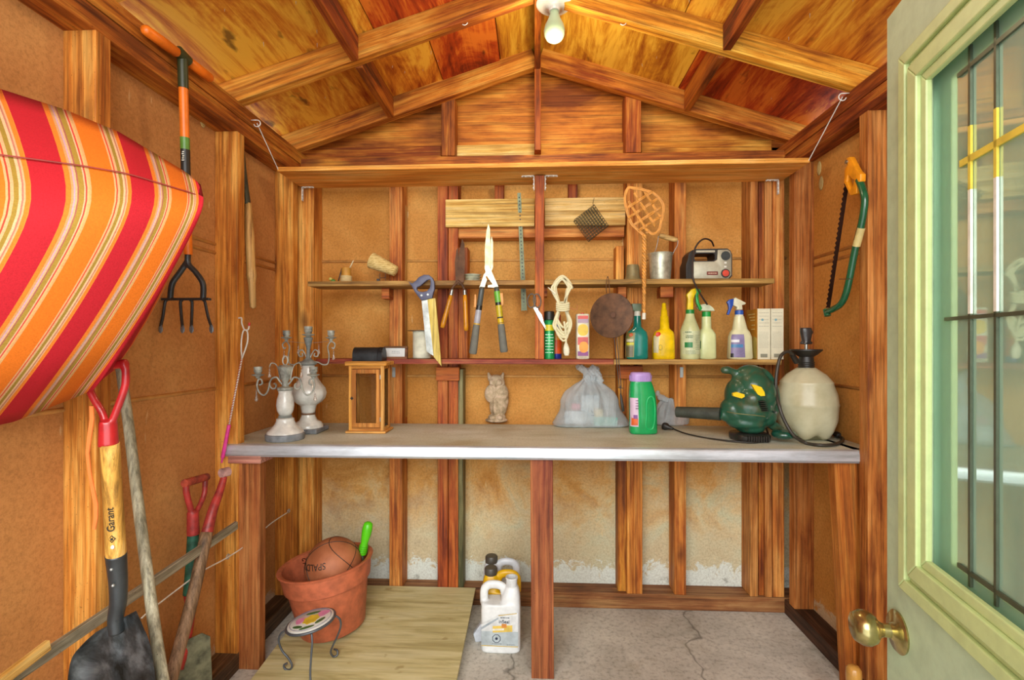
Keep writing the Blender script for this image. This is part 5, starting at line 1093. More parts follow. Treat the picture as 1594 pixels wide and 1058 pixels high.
vo = n.n('ShaderNodeTexVoronoi'); vo.inputs['Scale'].default_value = 260; n.l(v, vo.inputs['Vector']); n.bump(vo.outputs['Distance'], .4, .001)
tb = Thing('basketball', 'worn brown basketball with black seams sitting in the plant pot', 'ball', bc, (R(18), R(-38), R(12)))
bm = BM(); bmesh.ops.create_uvsphere(bm, u_segments=48, v_segments=24, radius=br); tb.part('ball_skin', bm, n.m, True)
def seam_(f): 
    bm = BM(); pts = [V(f(i*2*math.pi/48)).normalized()*(br*.9995) for i in range(48)]; tube(bm, pts, .0014, n=6, k=1, closed=True); tb.part('black_seam', bm, M_black, True)
seam_(lambda a: (math.cos(a), math.sin(a), 0)); seam_(lambda a: (math.cos(a), 0, math.sin(a)))
for s_ in (-1, 1): seam_(lambda a: (s_*(.62+.16*math.cos(2*a)), .8*math.cos(a), .8*math.sin(a)))
tx_ = text_bm('SPALDING', .03, .0006)
RM = (Matrix.Rotation(R(12), 4, 'Z') @ Matrix.Rotation(R(-38), 4, 'Y') @ Matrix.Rotation(R(18), 4, 'X'))
M_txt = Matrix.Rotation(R(168), 4, 'Y') @ FRONT
cx, cz = -.55*br, .28*br
for v_ in tx_.verts:
    q_ = M_txt @ v_.co; q_.x += cx; q_.z += cz; rr2 = br+.0004+(.0006 if v_.co.z > 0 else 0); q_.y = -math.sqrt(max(rr2*rr2-q_.x**2-q_.z**2, 1e-6)); v_.co = RM.to_3x3().inverted() @ q_
tb.part('lettering', tx_, M_black)
ts = Thing('garden_scoop', 'bright green handled garden tool standing in the plant pot behind the ball', 'garden tool', W(565, 872, yp+.06))
A, B_ = W(564, 861, yp+.06), W(574, 812, yp+.06); L = (B_-A).length; k = kk(565, yp)
bm = BM(); lathe(bm, [(6.4*k, -.002), (6.8*k, L*.04), (6*k, L*.3), (5.6*k, L*.34), (7.6*k, L*.62), (8*k, L*.8), (6.8*k, L*.95), (3*k, L), (0, L)], frame_mat(A, B_), 22); ts.part('handle', bm, plain('5cd018', .35, var=.03), 50, world=True)
bm = BM(); [lathe(bm, [(6.8*k, L*f), (7.4*k, L*(f+.015)), (6.8*k, L*(f+.03))], frame_mat(A, B_), 22, False) for f in (.05, .11, .17, .23)]; ts.part('grip_rings', bm, plain('54c414', .35), 50, world=True)
bm = BM(); loft(bm, [(0, 3*k, 3*k), (.05, 6*k, 3*k), (.14, 9*k, 2.4*k), (.19, 2*k, 1.5*k)], 16, M=frame_mat(A, A+(A-B_).normalized()*.19)); ts.part('blade', bm, plain('5c6450', .35, .4), True, world=True)

# plant stand with painted tile
yt_ = 1.60; tc_ = W(484, 966, yt_); k = kk(484, yt_); rt_ = 34.5*k
t = Thing('plant_stand', 'small wrought iron stand with a round painted tile top, in front of the pot', 'plant stand', (tc_.x, yt_, plyz(yt_)), (0, 0, 0))
M_iron = plain('60646a', .45, .5); zt = tc_.z-plyz(yt_); TL = Matrix.Translation((0, 0, zt)) @ Matrix.Rotation(R(-9), 4, 'Y')
bm = BM(); lathe(bm, [(0, -.006), (rt_-.002, -.006), (rt_, -.002), (rt_-.001, .003), (rt_-.004, .005), (0, .005)], TL, 48); tl = t.part('tile', bm, plain('dcdcd4', .2, var=.03), 40)
bm = BM(); tube(bm, [TL @ V((rt_*1.03*math.cos(a), rt_*1.03*math.sin(a), -.002)) for a in [i*math.pi/12 for i in range(24)]], .0042, n=8, k=2, closed=True); t.part('iron_ring', bm, M_iron, True)
bm = BM(); tube(bm, [TL @ V((rt_*.88*math.cos(a), rt_*.88*math.sin(a), .0052)) for a in [i*math.pi/12 for i in range(24)]], .0008, n=4, k=2, closed=True); t.part('blue_rim_line', bm, plain('3c5080', .4), parent=tl)
def petal(cx, cy, rx, ry, an, col, nm, h=.0056, lobes=0):
    pts = []
    for i in range(24):
        a = i*math.pi/12; r = 1+(.12*math.sin(a*lobes) if lobes else 0); x, y = rx*math.cos(a)*r, ry*math.sin(a)*r; w__ = R(an); pts.append((cx+x*math.cos(w__)-y*math.sin(w__), cy+x*math.sin(w__)+y*math.cos(w__)))
    bm = BM(); f = bm.faces.new([bm.verts.new(TL @ V((x*rt_, y*rt_, .004))) for x, y in pts]); r = bmesh.ops.extrude_face_region(bm, geom=[f]); bmesh.ops.translate(bm, verts=[g for g in r['geom'] if isinstance(g, bmesh.types.BMVert)], vec=(0, 0, h-.004)); t.part(nm, bm, plain(col, .3, var=.06), parent=tl)
petal(.02, .0, .34, .38, 0, 'e4c832', 'painted_lemon', .0059, 7); petal(-.46, -.02, .22, .26, 0, 'd888b0', 'painted_plum', .0056, 3); petal(.40, .44, .26, .26, 0, 'd888b0', 'painted_plum', .0056, 3)
for a in ((-.35, -.55, .24, .1, -12), (.12, -.66, .32, .1, 20), (.52, -.18, .26, .12, 60), (-.12, .55, .32, .1, 12)): petal(*a, '2c6c34', 'painted_leaf', .0057)
def pt(px, py, Y): return W(px, py, Y)-V((tc_.x, yt_, plyz(yt_)))
for pts, Y0, Y1 in (([(450, 978), (438, 985), (434, 997), (439, 1012), (449, 1024), (454.5, 1035), (451, 1042), (444, 1041), (442, 1035), (447, 1032)], 1.6, 1.60), ([(519, 957), (528, 962), (530.5, 973), (526, 988), (518, 1005), (515, 1015), (519, 1021.5), (525, 1019), (525, 1012), (520, 1010)], 1.62, 1.68),
                    ([(485, 986), (486, 1000), (484.5, 1020), (483, 1045), (484, 1062), (489, 1070), (484, 1076), (478, 1070), (481, 1066)], 1.53, 1.47)):
    bm = BM(); N_ = len(pts)-1; tube(bm, [pt(a, b_, Y0+(Y1-Y0)*i/N_) for i, (a, b_) in enumerate(pts)], .0034, n=8); t.part('leg', bm, M_iron, True)

# three jugs
def jug4(px, py, Y, label, body_col, cap_col, flip, group=None, cap=True, H=.262, lab=False):
    p = W(px, py, Y); p.z = 0; k = .148/64; t = Thing('jug', label, 'jug', p); s_ = -1 if flip else 1
    hh = H/112/k*1.0; z = lambda a: a*k*hh
    def f(bm):
        loft(bm, [(z(a), r*k, y*k, o_*k*s_, 0, e) for a, r, y, o_, e in ((0, 29, 16, 0, 4), (2, 31.5, 18, 0, 5), (40, 31.5, 18, 0, 5), (66, 31.5, 18, 0, 5), (68, 30.8, 17.5, 0, 5), (70, 31.5, 18, 0, 5), (76, 31, 18, 0, 4))], 48)
        loft(bm, [(z(a), r*k, y*k, o_*k*s_, 0, 3) for a, r, y, o_ in ((72, 16, 17, 15), (84, 15, 15, 16), (94, 12, 12, 17), (100, 9.5, 9.5, 17))], 30)
        tube(bm, [V((a*k*s_, 0, z(b_))) for a, b_ in ((-27, 70), (-27.5, 84), (-26, 94), (-19, 99.5), (-6, 100), (3, 96), (6, 86), (8, 78))], 5.2*k, n=12, flat=(1, 1.3))
    t.part('jug_body', blob(f, .0035, 3), plain(body_col, .35, var=.03), True)
    if cap: bm = BM(); lathe(bm, [(10*k, z(98)), (11*k, z(99)), (11*k, z(108)), (9.5*k, z(110)), (0, z(110))], Matrix.Translation((17*k*s_, 0, 0)), 28); t.part('cap', bm, plain(cap_col, .45), 40)
    else: bm = BM(); lathe(bm, [(8.8*k, z(97)), (9*k, z(110)), (10*k, z(110.5)), (9.8*k, z(113)), (8*k, z(113)), (7.6*k, z(99)), (0, z(99))], Matrix.Translation((17*k*s_, 0, 0)), 28); t.part('open_neck', bm, plain(body_col, .35), 40)
    if lab:
        def q4(pts, cl, nm, y_=-18.4, lb=None): bm = BM(); prism(bm, [(x*k, z(a)) for x, a in pts], .0006, Matrix.Translation((0, y_*k, 0))); t.part(nm, bm, plain(cl, .4), label=lb)
        q4([(-30, 46), (-3, 62), (28, 66), (28, 36), (-30, 36)], 'e2e6e6', 'label', lb='white label')
        q4([(-30, 36), (28, 36), (28, 14), (-30, 14)], 'b8c4c8', 'label', -18.35, lb='grey lower label'); q4([(-30, 38), (-3, 55), (-3, 58), (-30, 42)], 'a8b4bc', 'label', -18.5, lb='grey slanting band')
        q4([(-3, 60), (26, 64), (26, 65), (-3, 61)], 'd0b040', 'label_line', -18.6); q4([(-30, 14), (28, 13), (28, 12), (-30, 13)], 'd0b040', 'label_line', -18.6)
        q4([(-12, 44), (19, 46), (19, 36), (-12, 34)], 'e8c860', 'label', -18.6, lb='orange and yellow picture'); q4([(2, 48), (10, 48), (10, 42), (2, 42)], 'e89848', 'label', -18.8, lb='orange spot'); q4([(-12, 40), (6, 41), (6, 38), (-12, 37)], 'f0ecd8', 'label', -18.8, lb='white band')
        for s2, size, a, b_, cl in (('inSeal', .017, 6, 51.5, '28304c'),):
            tb_ = text_bm(s2, size, .0005); t.part('lettering', tb_, plain(cl, .4), M=Matrix.Translation((a*k, -19.4*k, z(b_))) @ FRONT)
        bm = BM(); c_ = V((-6*k, -19*k, z(25))); tube(bm, [c_+V((6.5*k*math.cos(a), 0, 6.5*k*math.sin(a))) for a in [i*math.pi/4+.39 for i in range(8)]], .0011, n=5, smooth=False, closed=True); ball(bm, c_, 2.2*k, 2, (1, .3, 1)); t.part('octagon_mark', bm, plain('28304c', .4)); bm = BM(); lines(bm, -13*k, 2*k, z(15.5), z(18), 1, -18.8*k, .0008, 4); lines(bm, 10*k, 24*k, z(14.5), z(17), 1, -18.8*k, .0006, 6); lines(bm, 0, 15*k, z(56.5), z(59), 1, -19.2*k, .0012, 2); t.part('printed_text', bm, plain('3c4454', .4))
jug4(780, 1000, 1.815, 'front white plastic jug with printed label and open neck, on the floor', 'e6eaea', '', False, cap=False, lab=True)
jug4(780, 980, 1.905, 'yellow jug with dark cap standing directly behind the labelled white jug', 'e4b414', '4a463e', True, H=.262)
jug4(780, 980, 1.995, 'pale blue-white jug with dark cap, hindmost of the three in the row', 'd2dae2', '4a463e', True, H=.268)
bm = BM(); p = W(744, 965, 1.86); prism(bm, [(-.012, .0), (.016, .004), (.016, .07), (.008, .07), (-.02, .03)], .03, bev=.003)
tag(link('folded_paper', bm, plain('ccd4dc', .6), M=Matrix.Translation((p.x+.004, 1.84, .0))), 'folded pale paper wedge left of the white jug', 'paper')

# ================================================================ tools on and against the left wall
M_red = plain('bc2428', .3, var=.08, coat=.3); M_redw = plain('b83a34', .45, var=.16)
M_ash = wood('b07c34', 'dca44c', 'eec074', .05); M_oldw = wood('6a6450', '989078', 'b6ae96', .1)
# cushion
t = Thing('lounge_cushion', 'large red and orange striped lounge cushion at the upper left', 'cushion', W(100, 400, .85))
def usx(u): return 59+442*(1-.654**u)
def top_pt(xr_):
    xt = xr_-62*max(0, 1-xr_/325)**.8-4 if xr_ > 0 else xr_-66
    P = [(-500, 20), (-120, 100), (0, 138), (100, 170), (185, 205), (290, 268), (318, 292), (330, 304)]
    for a, b_ in zip(P, P[1:]):
        if a[0] <= xt <= b_[0]: return xt, a[1]+(b_[1]-a[1])*(xt-a[0])/(b_[0]-a[0])
    return xt, 304
rings = []; bm = BM(); us = []
NU = 66
for i in range(NU+1):
    u = -1.25+(2.09+1.25)*i/NU; xr_ = usx(u); Yr = .60+.082*(u+1.25); xt, yt2 = top_pt(xr_); yr_ = 312+max(0, (xr_-200)/130)*10
    ye = 602+(327-xr_)*.62 if xr_ > 240 else 656+(240-xr_)*.30
    pts = []
    e = max(0, (i-NU+5)/5); pinch = 1-.75*e*e
    NR = 18
    for j in range(8):                                     # top panel, receding
        f = j/7; x = xt+(xr_-xt)*(f**.8); y = yt2+(yr_-yt2)*f; pts.append((x, y, Yr+.13*(1-f)**1.3*pinch))
    for j in range(1, NR+1):
        f = j/NR; y = yr_+(ye-yr_)*f; d = y-yr_; x = xr_-.45*d-.00055*d*d; pts.append((x, y, Yr+.015*f+.09*max(0, f-.82)**1.5/.18**1.5*pinch-.012*math.sin(f*math.pi)))
    for _ in range(5): pts = [pts[0]]+[tuple(.25*pts[q][c_]+.5*pts[q+1][c_]+.25*pts[q+2][c_] for c_ in range(3)) for q in range(len(pts)-2)]+[pts[-1]]
    front = [W(a, b_, Y) for a, b_, Y in pts]; m0, m1 = front[0], front[-1]; th = .10*pinch+.006
    back = []
    for j in range(1, 8):
        f = j/8; q_ = m1.lerp(m0, f); back.append(q_+V((-.02*math.sin(f*math.pi), th*math.sin(f*math.pi)**.6, -.01)))
    rings.append([bm.verts.new(q_) for q_ in front+back]); us.append(u)
skin(bm, rings, True, True); bm.verts.index_update()
nper = len(rings[0]); stops = [(0, 'b01c26'), (.296, 'b01c26'), (.3, 'd87424'), (.345, 'd87424'), (.35, 'c08c5c'), (.375, 'b8909c'), (.39, 'cc9c70'), (.41, '9c5a4a'), (.425, '9c7c30'), (.47, '94762c'), (.475, 'cfa27a'), (.49, 'c83c34'), (.505, 'd0a068'), (.525, 'c89860'), (.55, 'd46c1a'), (.795, 'd46c1a'), (.8, 'd09a68'), (.82, 'c8402c'), (.835, 'c89a6c'), (.86, '94762c'), (.895, '9a7a30'), (.9, 'd0a67c'), (.925, 'b06c58'), (.94, 'c89a70'), (.955, 'd87424'), (.99, 'ec7a2c')]
n = NT('striped_canvas'); uvn = n.n('ShaderNodeUVMap'); uvn.uv_map = 'UVMap'; sx_ = n.n('ShaderNodeSeparateXYZ'); n.l(uvn.outputs[0], sx_.inputs[0]); fr_ = n.math('FRACT', sx_.outputs['X'])
weave = n.noise(n.coord((1, 1, 1), False), 420, 2, .7); base = n.ramp(fr_, stops, 'CONSTANT'); base = n.mix(.35, base, n.ramp(weave, [(.3, 'b0a8a0'), (.6, 'ffffff')]), 'MULTIPLY'); n.col(base); n.set(rough=.8, spec=.2); n.bump(weave, .3, .001)
o = t.part('cushion_cover', bm, n.m, True, world=True)
uv = o.data.uv_layers.new(name='UVMap')
for pl in o.data.polygons:
    for li in pl.loop_indices: vi = o.data.loops[li].vertex_index; uv.data[li].uv = (us[vi//nper]+4, (vi % nper)/nper)
bm = BM(); pth = []
for i in range(4, NU-1, 3):
    u = -1.25+(2.09+1.25)*i/NU; xr_ = usx(u); Yr = .60+.082*(u+1.25); xt, yt2 = top_pt(xr_); yr_ = 312+max(0, (xr_-200)/130)*10; f = .62; pth.append(W(xt+(xr_-xt)*f**.8, yt2+(yr_-yt2)*f, Yr+.13*(1-f)**1.3-.001))
tube(bm, pth, .0013, n=6); t.part('seam_line', bm, plain('8c2c20', .6), True, world=True)
bm = BM(); rib = [W(a, b_, .93) for a, b_ in ((142, 632), (143, 652), (139, 680), (136, 705), (139, 735), (144, 760), (149, 785), (149, 805), (146, 824))]
for i, q_ in enumerate(rib): pass
rg_ = []
for i, q_ in enumerate(rib): w2 = .0042+.0006*math.sin(i*1.3); rg_.append([bm.verts.new(q_+V(o_)) for o_ in ((-w2, 0, 0), (w2, -.001, 0), (w2, .001, 0), (-w2, .002, 0))])
skin(bm, rg_); t.part('tie_ribbon', bm, plain('f07c3c', .6, var=.03), world=True)

# big shovel
t = Thing('shovel', 'large shovel with red D-grip, yellow wooden shaft and black steel blade', 'shovel', W(172, 668, .96))
F1 = lambda a, b_: (a/3.917, 520+b_/3.917); F2 = lambda a, b_: (a/3.917, 788+b_/3.917)
G = [W(*F1(664, 690), .96), W(*F1(668, 560), .96)]
kS = kk(172, .96)
def dgrip(bm):
    cyl(bm, W(169, 694, .96), W(168, 655, .96), 13.4*kS, 12*kS, n=18)
    tube(bm, [W(171, 664, .96), W(181, 640, .96), W(193, 607, .96), W(196, 590, .96), W(195, 570, .96)], 5.6*kS, n=12)
    tube(bm, [W(167, 664, .96), W(158, 640, .96), W(146, 620, .96), W(138, 600, .96), W(136, 578, .96)], 5.6*kS, n=12)
    cyl(bm, W(134, 574, .96), W(198, 565, .96), 7*kS, n=16)
t.part('d_grip', blob(dgrip, .003, 3), M_red, True, world=True)
A, B_ = W(171, 690, .96), W(181, 868, 1.0)
bm = BM(); cyl(bm, A, B_, 12.6*kS, 13.8*kS, n=24); t.part('shaft', bm, M_ash, 40, world=True)
C1, C2 = W(183, 905, 1.008), W(182, 935, 1.012)
bm = BM(); tube(bm, [W(180.5, 862, .998), W(182, 880, 1.003), W(184, 905, 1.008), W(184, 935, 1.01), W(180, 962, 1.012), W(181, 985, 1.012)], lambda f: (14.6-4.5*f)*kS, n=20); t.part('socket', bm, M_blacksteel, True, world=True)
for a in ((173.5, 886), (176, 911)): bm = BM(); ball(bm, W(*a, .985), .0032, 2); t.part('rivet', bm, M_zinc, True, world=True)
# blade: curved sheet
bm = BM(); rows = []
Lp = smooth_path([(150, 983, 0), (128, 1003, 0), (109, 1032, 0), (104, 1100, 0), (110, 1180, 0), (132, 1240, 0), (176, 1290, 0)], 4)
Rp = smooth_path([(212, 950, 0), (223, 975, 0), (235, 1008, 0), (244, 1080, 0), (244, 1160, 0), (224, 1230, 0), (184, 1290, 0)], 4)
for i, (a, c_) in enumerate(zip(Lp, Rp)):
    f = i/(len(Lp)-1); row = []
    for j in range(15):
        u_ = j/14; m_ = a.lerp(c_, u_); w2 = 2*u_-1
        row.append(W(m_.x, m_.y, .995+.035*f+.03*(1-w2*w2)*(1-.5*f)-.024*math.exp(-(w2*4)**2)*(1-f)**2-.006*math.exp(-((abs(w2)-1)*9)**2)))
    rows.append(row)
fr_v = [[bm.verts.new(q_) for q_ in r] for r in rows]; skin(bm, fr_v, False, False)
bmesh.ops.solidify(bm, geom=bm.faces[:], thickness=.0022)
n = NT('worn_steel'); v = n.coord(rnd=False); a_ = n.noise(v, 9, 5, .65, .6); n.col(n.ramp(a_, [(.36, '3c3c38'), (.5, '6c7478'), (.62, 'a4b0b8')])); n.set(metal=.75, rough=.42); n.bump(n.noise(v, 60, 4, .7), .3); t.part('blade', bm, n.m, True, world=True)
# GARANT lettering up the shaft
ax = (B_-A).normalized(); P_ = A.lerp(B_, .62)
tb_ = text_bm('Garant', .019, .0006); up_ = -ax; nrm = V((.42, -.9, 0)); nrm = (nrm-ax*nrm.dot(ax)).normalized(); xx = up_; yy_ = nrm.cross(xx); M = Matrix((xx, yy_, nrm)).transposed().to_4x4(); M.translation = P_+nrm*(13.5*kS+.0006)-t.loc
t.part('lettering', tb_, M_black, M=M)
bm = BM(); 
dm = Matrix((xx, yy_, nrm)).transposed().to_4x4(); dm.translation = A.lerp(B_, .62)+ax*.043+nrm*(13.6*kS+.0006)-t.loc
tube(bm, [V((.0075, 0, 0)), V((0, .006, 0)), V((-.0075, 0, 0)), V((0, -.006, 0))], .0012, n=5, smooth=False, closed=True); box(bm, (-.003, -.002, -.0006), (.002, .002, .0008)); t.part('diamond_mark', bm, M_black, M=dm)
bm = BM(); ball(bm, A.lerp(B_, .86)+nrm*(13.6*kS), .0045, 2, (1, .3, 1)); t.part('paint_spot', bm, plain('f0efe8', .5), world=True)
# pole
t = Thing('wooden_pole', 'weathered grey wooden pole leaning beside the yellow-shafted shovel', 'pole', W(220, 860, 1.08))
P_ = [W(186, 560, 1.16), W(200, 660, 1.14), W(221, 830, 1.10), W(252, 1050, 1.05)]; e = P_[3]+(P_[3]-P_[2])*1.75; e.z = max(e.z, .005)
bm = BM(); tube(bm, P_+[e], lambda f: .0105+.0022*f, n=14); t.part('pole', bm, M_oldw, True, world=True)
# laths lying along the wall
a, c = WX(368, 817, -.985), WX(20, 1054, -.985); d = (c-a).normalized()
o = board('wooden_lath', a, c+d*.25, .012, .026, M_grey, up=(0, 0, 1)); tag(o, 'long weathered grey lath running level along the left wall behind the shovels', 'lath')
a = WX(76, 1003, -.95); o = board('wooden_lath', a, a+V((-.003, -.4, -.06)), .01, .022, M_light, up=(0, 0, 1)); tag(o, 'short pale orange lath lying in front of the grey one at the lower left', 'lath')
# cultivator
XC = -1.0
g0, g1 = WX(223, 44, XC), WX(329, 123, XC); gm = WX(284, 88, XC)
t = Thing('hand_cultivator', 'long-handled four-tine cultivator with orange T-grip hung high on the left wall', 'cultivator', gm)
M_or = plain('f07818', .4, var=.05)
for a, b_ in ((g0, gm.lerp(g0, .12)), (gm.lerp(g1, .12), g1)):
    bm = BM(); L = (b_-a).length; lathe(bm, [(0, 0), (.009, .001), (.0135, .008), (.0145, L*.5), (.0135, L-.008), (.009, L-.001), (0, L)], frame_mat(a, b_), 18); t.part('t_grip', bm, M_or, True, world=True)
s0 = WX(284, 100, XC); s1 = WX(286, 134, XC); s2_ = WX(289, 400, XC)
s0 = gm; dn = V((.012, 0, -1)).normalized(); Ls = gm.z-W(293, 398, 1.40).z; tip = W(293, 396, 1.40)
cyl_ = lambda f0, f1, r, m, nm: t.part(nm, cyl(BM(), gm.lerp(tip, f0), gm.lerp(tip, f1), r, n=16), m, 40, world=True)
bm = BM(); cyl(bm, gm+V((0, -.02, .004)), gm+V((0, .02, -.002)), .016, n=16); t.part('grip_socket', bm, plain('34381c', .4), 40, world=True)
cyl_(0.0, .155, .0135, plain('34381c', .4), 'shaft_collar'); cyl_(.15, .40, .012, M_or, 'shaft'); cyl_(.40, .46, .0122, plain('5c8c34', .4), 'shaft_label'); cyl_(.46, .6, .0122, M_black, 'shaft_label'); cyl_(.6, 1.0, .0115, M_or, 'shaft')
ll = BM(); [box(ll, (-.014+.006*i, -.0035+.001*(i%2), 0), (-.011+.006*i, .0035-.001*(i%3), .0008)) for i in range(5)]; t.part('printed_text', ll, plain('e8e8d8', .5), M=Matrix.Translation(gm.lerp(tip, .5)+V((.003, -.0135, 0))-t.loc) @ Matrix.Rotation(R(-90), 4, 'Y') @ FRONT)
kc = kk(290, 1.40)
def yoke(bm):
    tube(bm, [W(293, 390, 1.4), W(293, 410, 1.4), W(305, 424, 1.4), W(316, 442, 1.4), W(316, 466, 1.4)], 4.4*kc, n=12); tube(bm, [W(293, 405, 1.4), W(280, 424, 1.4), W(268, 442, 1.4), W(265, 466, 1.4)], 4.4*kc, n=12)
t.part('yoke', blob(yoke, .003, 2), M_blacksteel, True, world=True)
bm = BM(); a, b_ = W(253, 466, 1.4), W(327, 464, 1.4); box(bm, (a.x, 1.393, min(a.z, b_.z)-.003), (b_.x, 1.407, max(a.z, b_.z)+.001), .001); t.part('cross_bar', bm, M_blacksteel, world=True)
for x0_, x1_ in ((257, 250), (281, 284), (299, 298), (319, 329)):
    bm = BM(); tube(bm, [W(x0_+(3 if x0_ < 290 else -3), 467, 1.4), W(x0_, 470, 1.4), W((x0_+x1_)/2, 493, 1.395), W(x1_, 508, 1.385)], 2.2*kc, n=8); ti = t.part('tine', bm, M_blacksteel, True, world=True)
    bm = BM(); p = W(x1_, 508, 1.385); loft(bm, [(0, 2*kc, .002), (.008, 3.6*kc, .0016), (.018, 3.4*kc, .0014), (.024, .6*kc, .001)], 10, M=frame_mat(p+V((0, 0, .004)), p+V((0, 0, -.03)))); t.part('tine_tip', bm, plain('8c98a0', .35, .6), True, world=True)
# old wooden-handled shears on the left wall
t = Thing('grass_shears', 'long wooden-handled rusty shears hanging on the left wall stud', 'shears', W(378, 300, 1.72))
for (a, b_, c_, d_) in (((375, 226), (374, 262), (372, 316), (364, 478)), ((379, 236), (381, 270), (386, 318), (394, 481))):
    A, B_, C_, D_ = [W(*q_, 1.72) for q_ in (a, b_, c_, d_)]; k = kk(378, 1.72)
    bm = BM(); tube(bm, [A, B_, C_], lambda f: (2.2+4*f)*k, n=10, flat=(1, .6)); t.part('blade_tang', bm, plain('56523c', .7, .3, var=.2), True, world=True)
    L = (D_-C_).length; bm = BM(); lathe(bm, [(5*k, -.004), (6*k, L*.1), (7*k, L*.3), (6.6*k, L*.62), (7.6*k, L*.68), (5.6*k, L*.75), (4.6*k, L*.98), (0, L)], frame_mat(C_, D_), 16); t.part('handle', bm, wood('a87434', 'd2a45c', 'e4bc7c', .1), True, world=True)
bm = BM(); p = W(377, 224, 1.76); cyl(bm, p, p+V((-.04, 0, 0)), .002, n=6); t.part('hanging_nail', bm, M_dark, world=True)
# pink-handled roasting fork
YP = 1.612
t = Thing('roasting_fork', 'thin red and white twisted roasting fork with a pink handle at the left bench corner', 'fork', W(346, 715, YP))
k = kk(350, YP); bm = BM(); cyl(bm, W(345, 720, YP), W(346.5, 712, YP), 1.2*k, 1.6*k); cyl(bm, W(346.5, 712, YP), W(356.5, 661, YP), 2.8*k, 2.6*k, n=12); t.part('handle', bm, plain('e83c9c', .35), 50, world=True)
bm = BM(); cyl(bm, W(356.5, 662, YP), W(376.5, 558, YP+.01), 1.3*k, n=8); t.part('shaft', bm, plain('e4ded0', .4), True, world=True)
bm = BM()
for i in range(26):
    f = i/26; a = W(356.5+20*f, 662-104*f, YP+.01*f); tube(bm, [a+V((-1.5*k, -.001, 0)), a+V((0, -1.7*k, 1*k)), a+V((1.5*k, -.001, 2*k))], .7*k, n=4, k=1, smooth=False)
o = t.part('red_twist', bm, plain('b84030', .5), world=True); o['kind'] = 'stuff'
bm = BM(); tube(bm, [W(a, b_, YP+.01) for a, b_ in ((376.5, 558), (382, 543), (385.5, 530), (385, 516), (380, 512), (376.5, 503), (376, 495), (371, 495))], 1.2*k, n=7); tube(bm, [W(a, b_, YP+.01) for a, b_ in ((376.5, 558), (375.5, 540), (376.5, 524), (379.5, 514), (386, 513), (388, 506))], 1.2*k, n=7); t.part('prongs', bm, plain('e4ded0', .4), True, world=True)
bm = BM(); cyl(bm, W(387.5, 507, YP+.01), W(388.5, 502, YP+.01), 1.6*k, n=8); t.part('red_tip', bm, plain('d0342c', .4), world=True)
# two old red D-grip spades
t = Thing('spade', 'old garden spade with red D-grip and green painted shaft by the left wall', 'spade', WX(303, 820, -1.03)); kd = kk(303, 1.47)
X1 = lambda a, b_, X=-1.045: WX(a, b_, X)
def dg2(bm):
    cyl(bm, X1(301, 832), X1(300, 796), 9*kd, 8*kd, n=14); tube(bm, [X1(300, 802), X1(294, 782), X1(290, 765), X1(290, 752)], 4.6*kd, n=10); tube(bm, [X1(302, 802), X1(311, 786), X1(318, 768), X1(319.5, 745)], 4.2*kd, n=10)
t.part('d_grip', blob(dg2, .003, 3), M_redw, True, world=True)
bm = BM(); cyl(bm, X1(287, 752), X1(322, 742), 6*kd, n=14); t.part('grip_bar', bm, plain('b84c34', .6, var=.35), 40, world=True)
P_ = [X1(301, 828), X1(298, 880), X1(294, 925)]; 
bm = BM(); tube(bm, P_, 8*kd, n=12); t.part('shaft', bm, plain('2c6a50', .55, var=.3), True, world=True)
bm = BM(); tube(bm, [X1(294, 925), X1(296, 950), X1(288, 1000), X1(276, 1042)], lambda f: (7+1*f)*kd, n=12); t.part('socket', bm, plain('c43834', .45, var=.12), True, world=True)
bm = BM(); c_ = X1(281, 1020); poly_ = [(-.045, .03), (-.02, .05), (.03, .055), (.052, .035), (.058, -.12), (.03, -.2), (.0, -.22), (-.03, -.2), (-.055, -.12)]
prism(bm, poly_, .004, Matrix.Translation(c_+V((.02, .015, -.01))) @ Matrix.Rotation(R(50), 4, 'Z'), bev=.001); t.part('blade', bm, plain('8c8c70', .6, .3, var=.2), world=True)
t = Thing('spade', 'second old spade with red Y-grip seen edge-on and grey-brown wooden shaft', 'spade', WX(318, 826, -.975))
X2 = lambda a, b_, X=-.985: WX(a, b_, X)
bm = BM(); tube(bm, [X2(349, 742), X2(342, 765), X2(331, 795), X2(322, 830)], lambda f: (4.6+3.6*f)*kd, n=12); t.part('grip_arm', bm, M_redw, True, world=True)
bm = BM(); p = X2(350, 735); cyl(bm, p+V((-.004, -.012, 0)), p+V((.004, .012, 0)), 7.4*kd, n=18); t.part('grip_bar', bm, plain('d8a8a0', .5, var=.15), 40, world=True)
A, B_ = X2(322, 828), X2(268, 1050); e = B_+(B_-A)*.9; 
bm = BM(); tube(bm, [A, A.lerp(B_, .5)+V((.004, 0, -.004)), B_, e], 8.4*kd, n=14); t.part('shaft', bm, wood('5c4430', '8c6c50', 'a88468', .1), True, world=True)
bm = BM(); prism(bm, [(-.07, .02), (.07, .02), (.07, -.12), (.04, -.2), (0, -.22), (-.04, -.2), (-.07, -.12)], .004, Matrix.Translation(V((e.x+.03, e.y, .225))) @ Matrix.Rotation(R(60), 4, 'Z'), bev=.001); t.part('blade', bm, plain('7c7c68', .6, .3, var=.2), world=True)
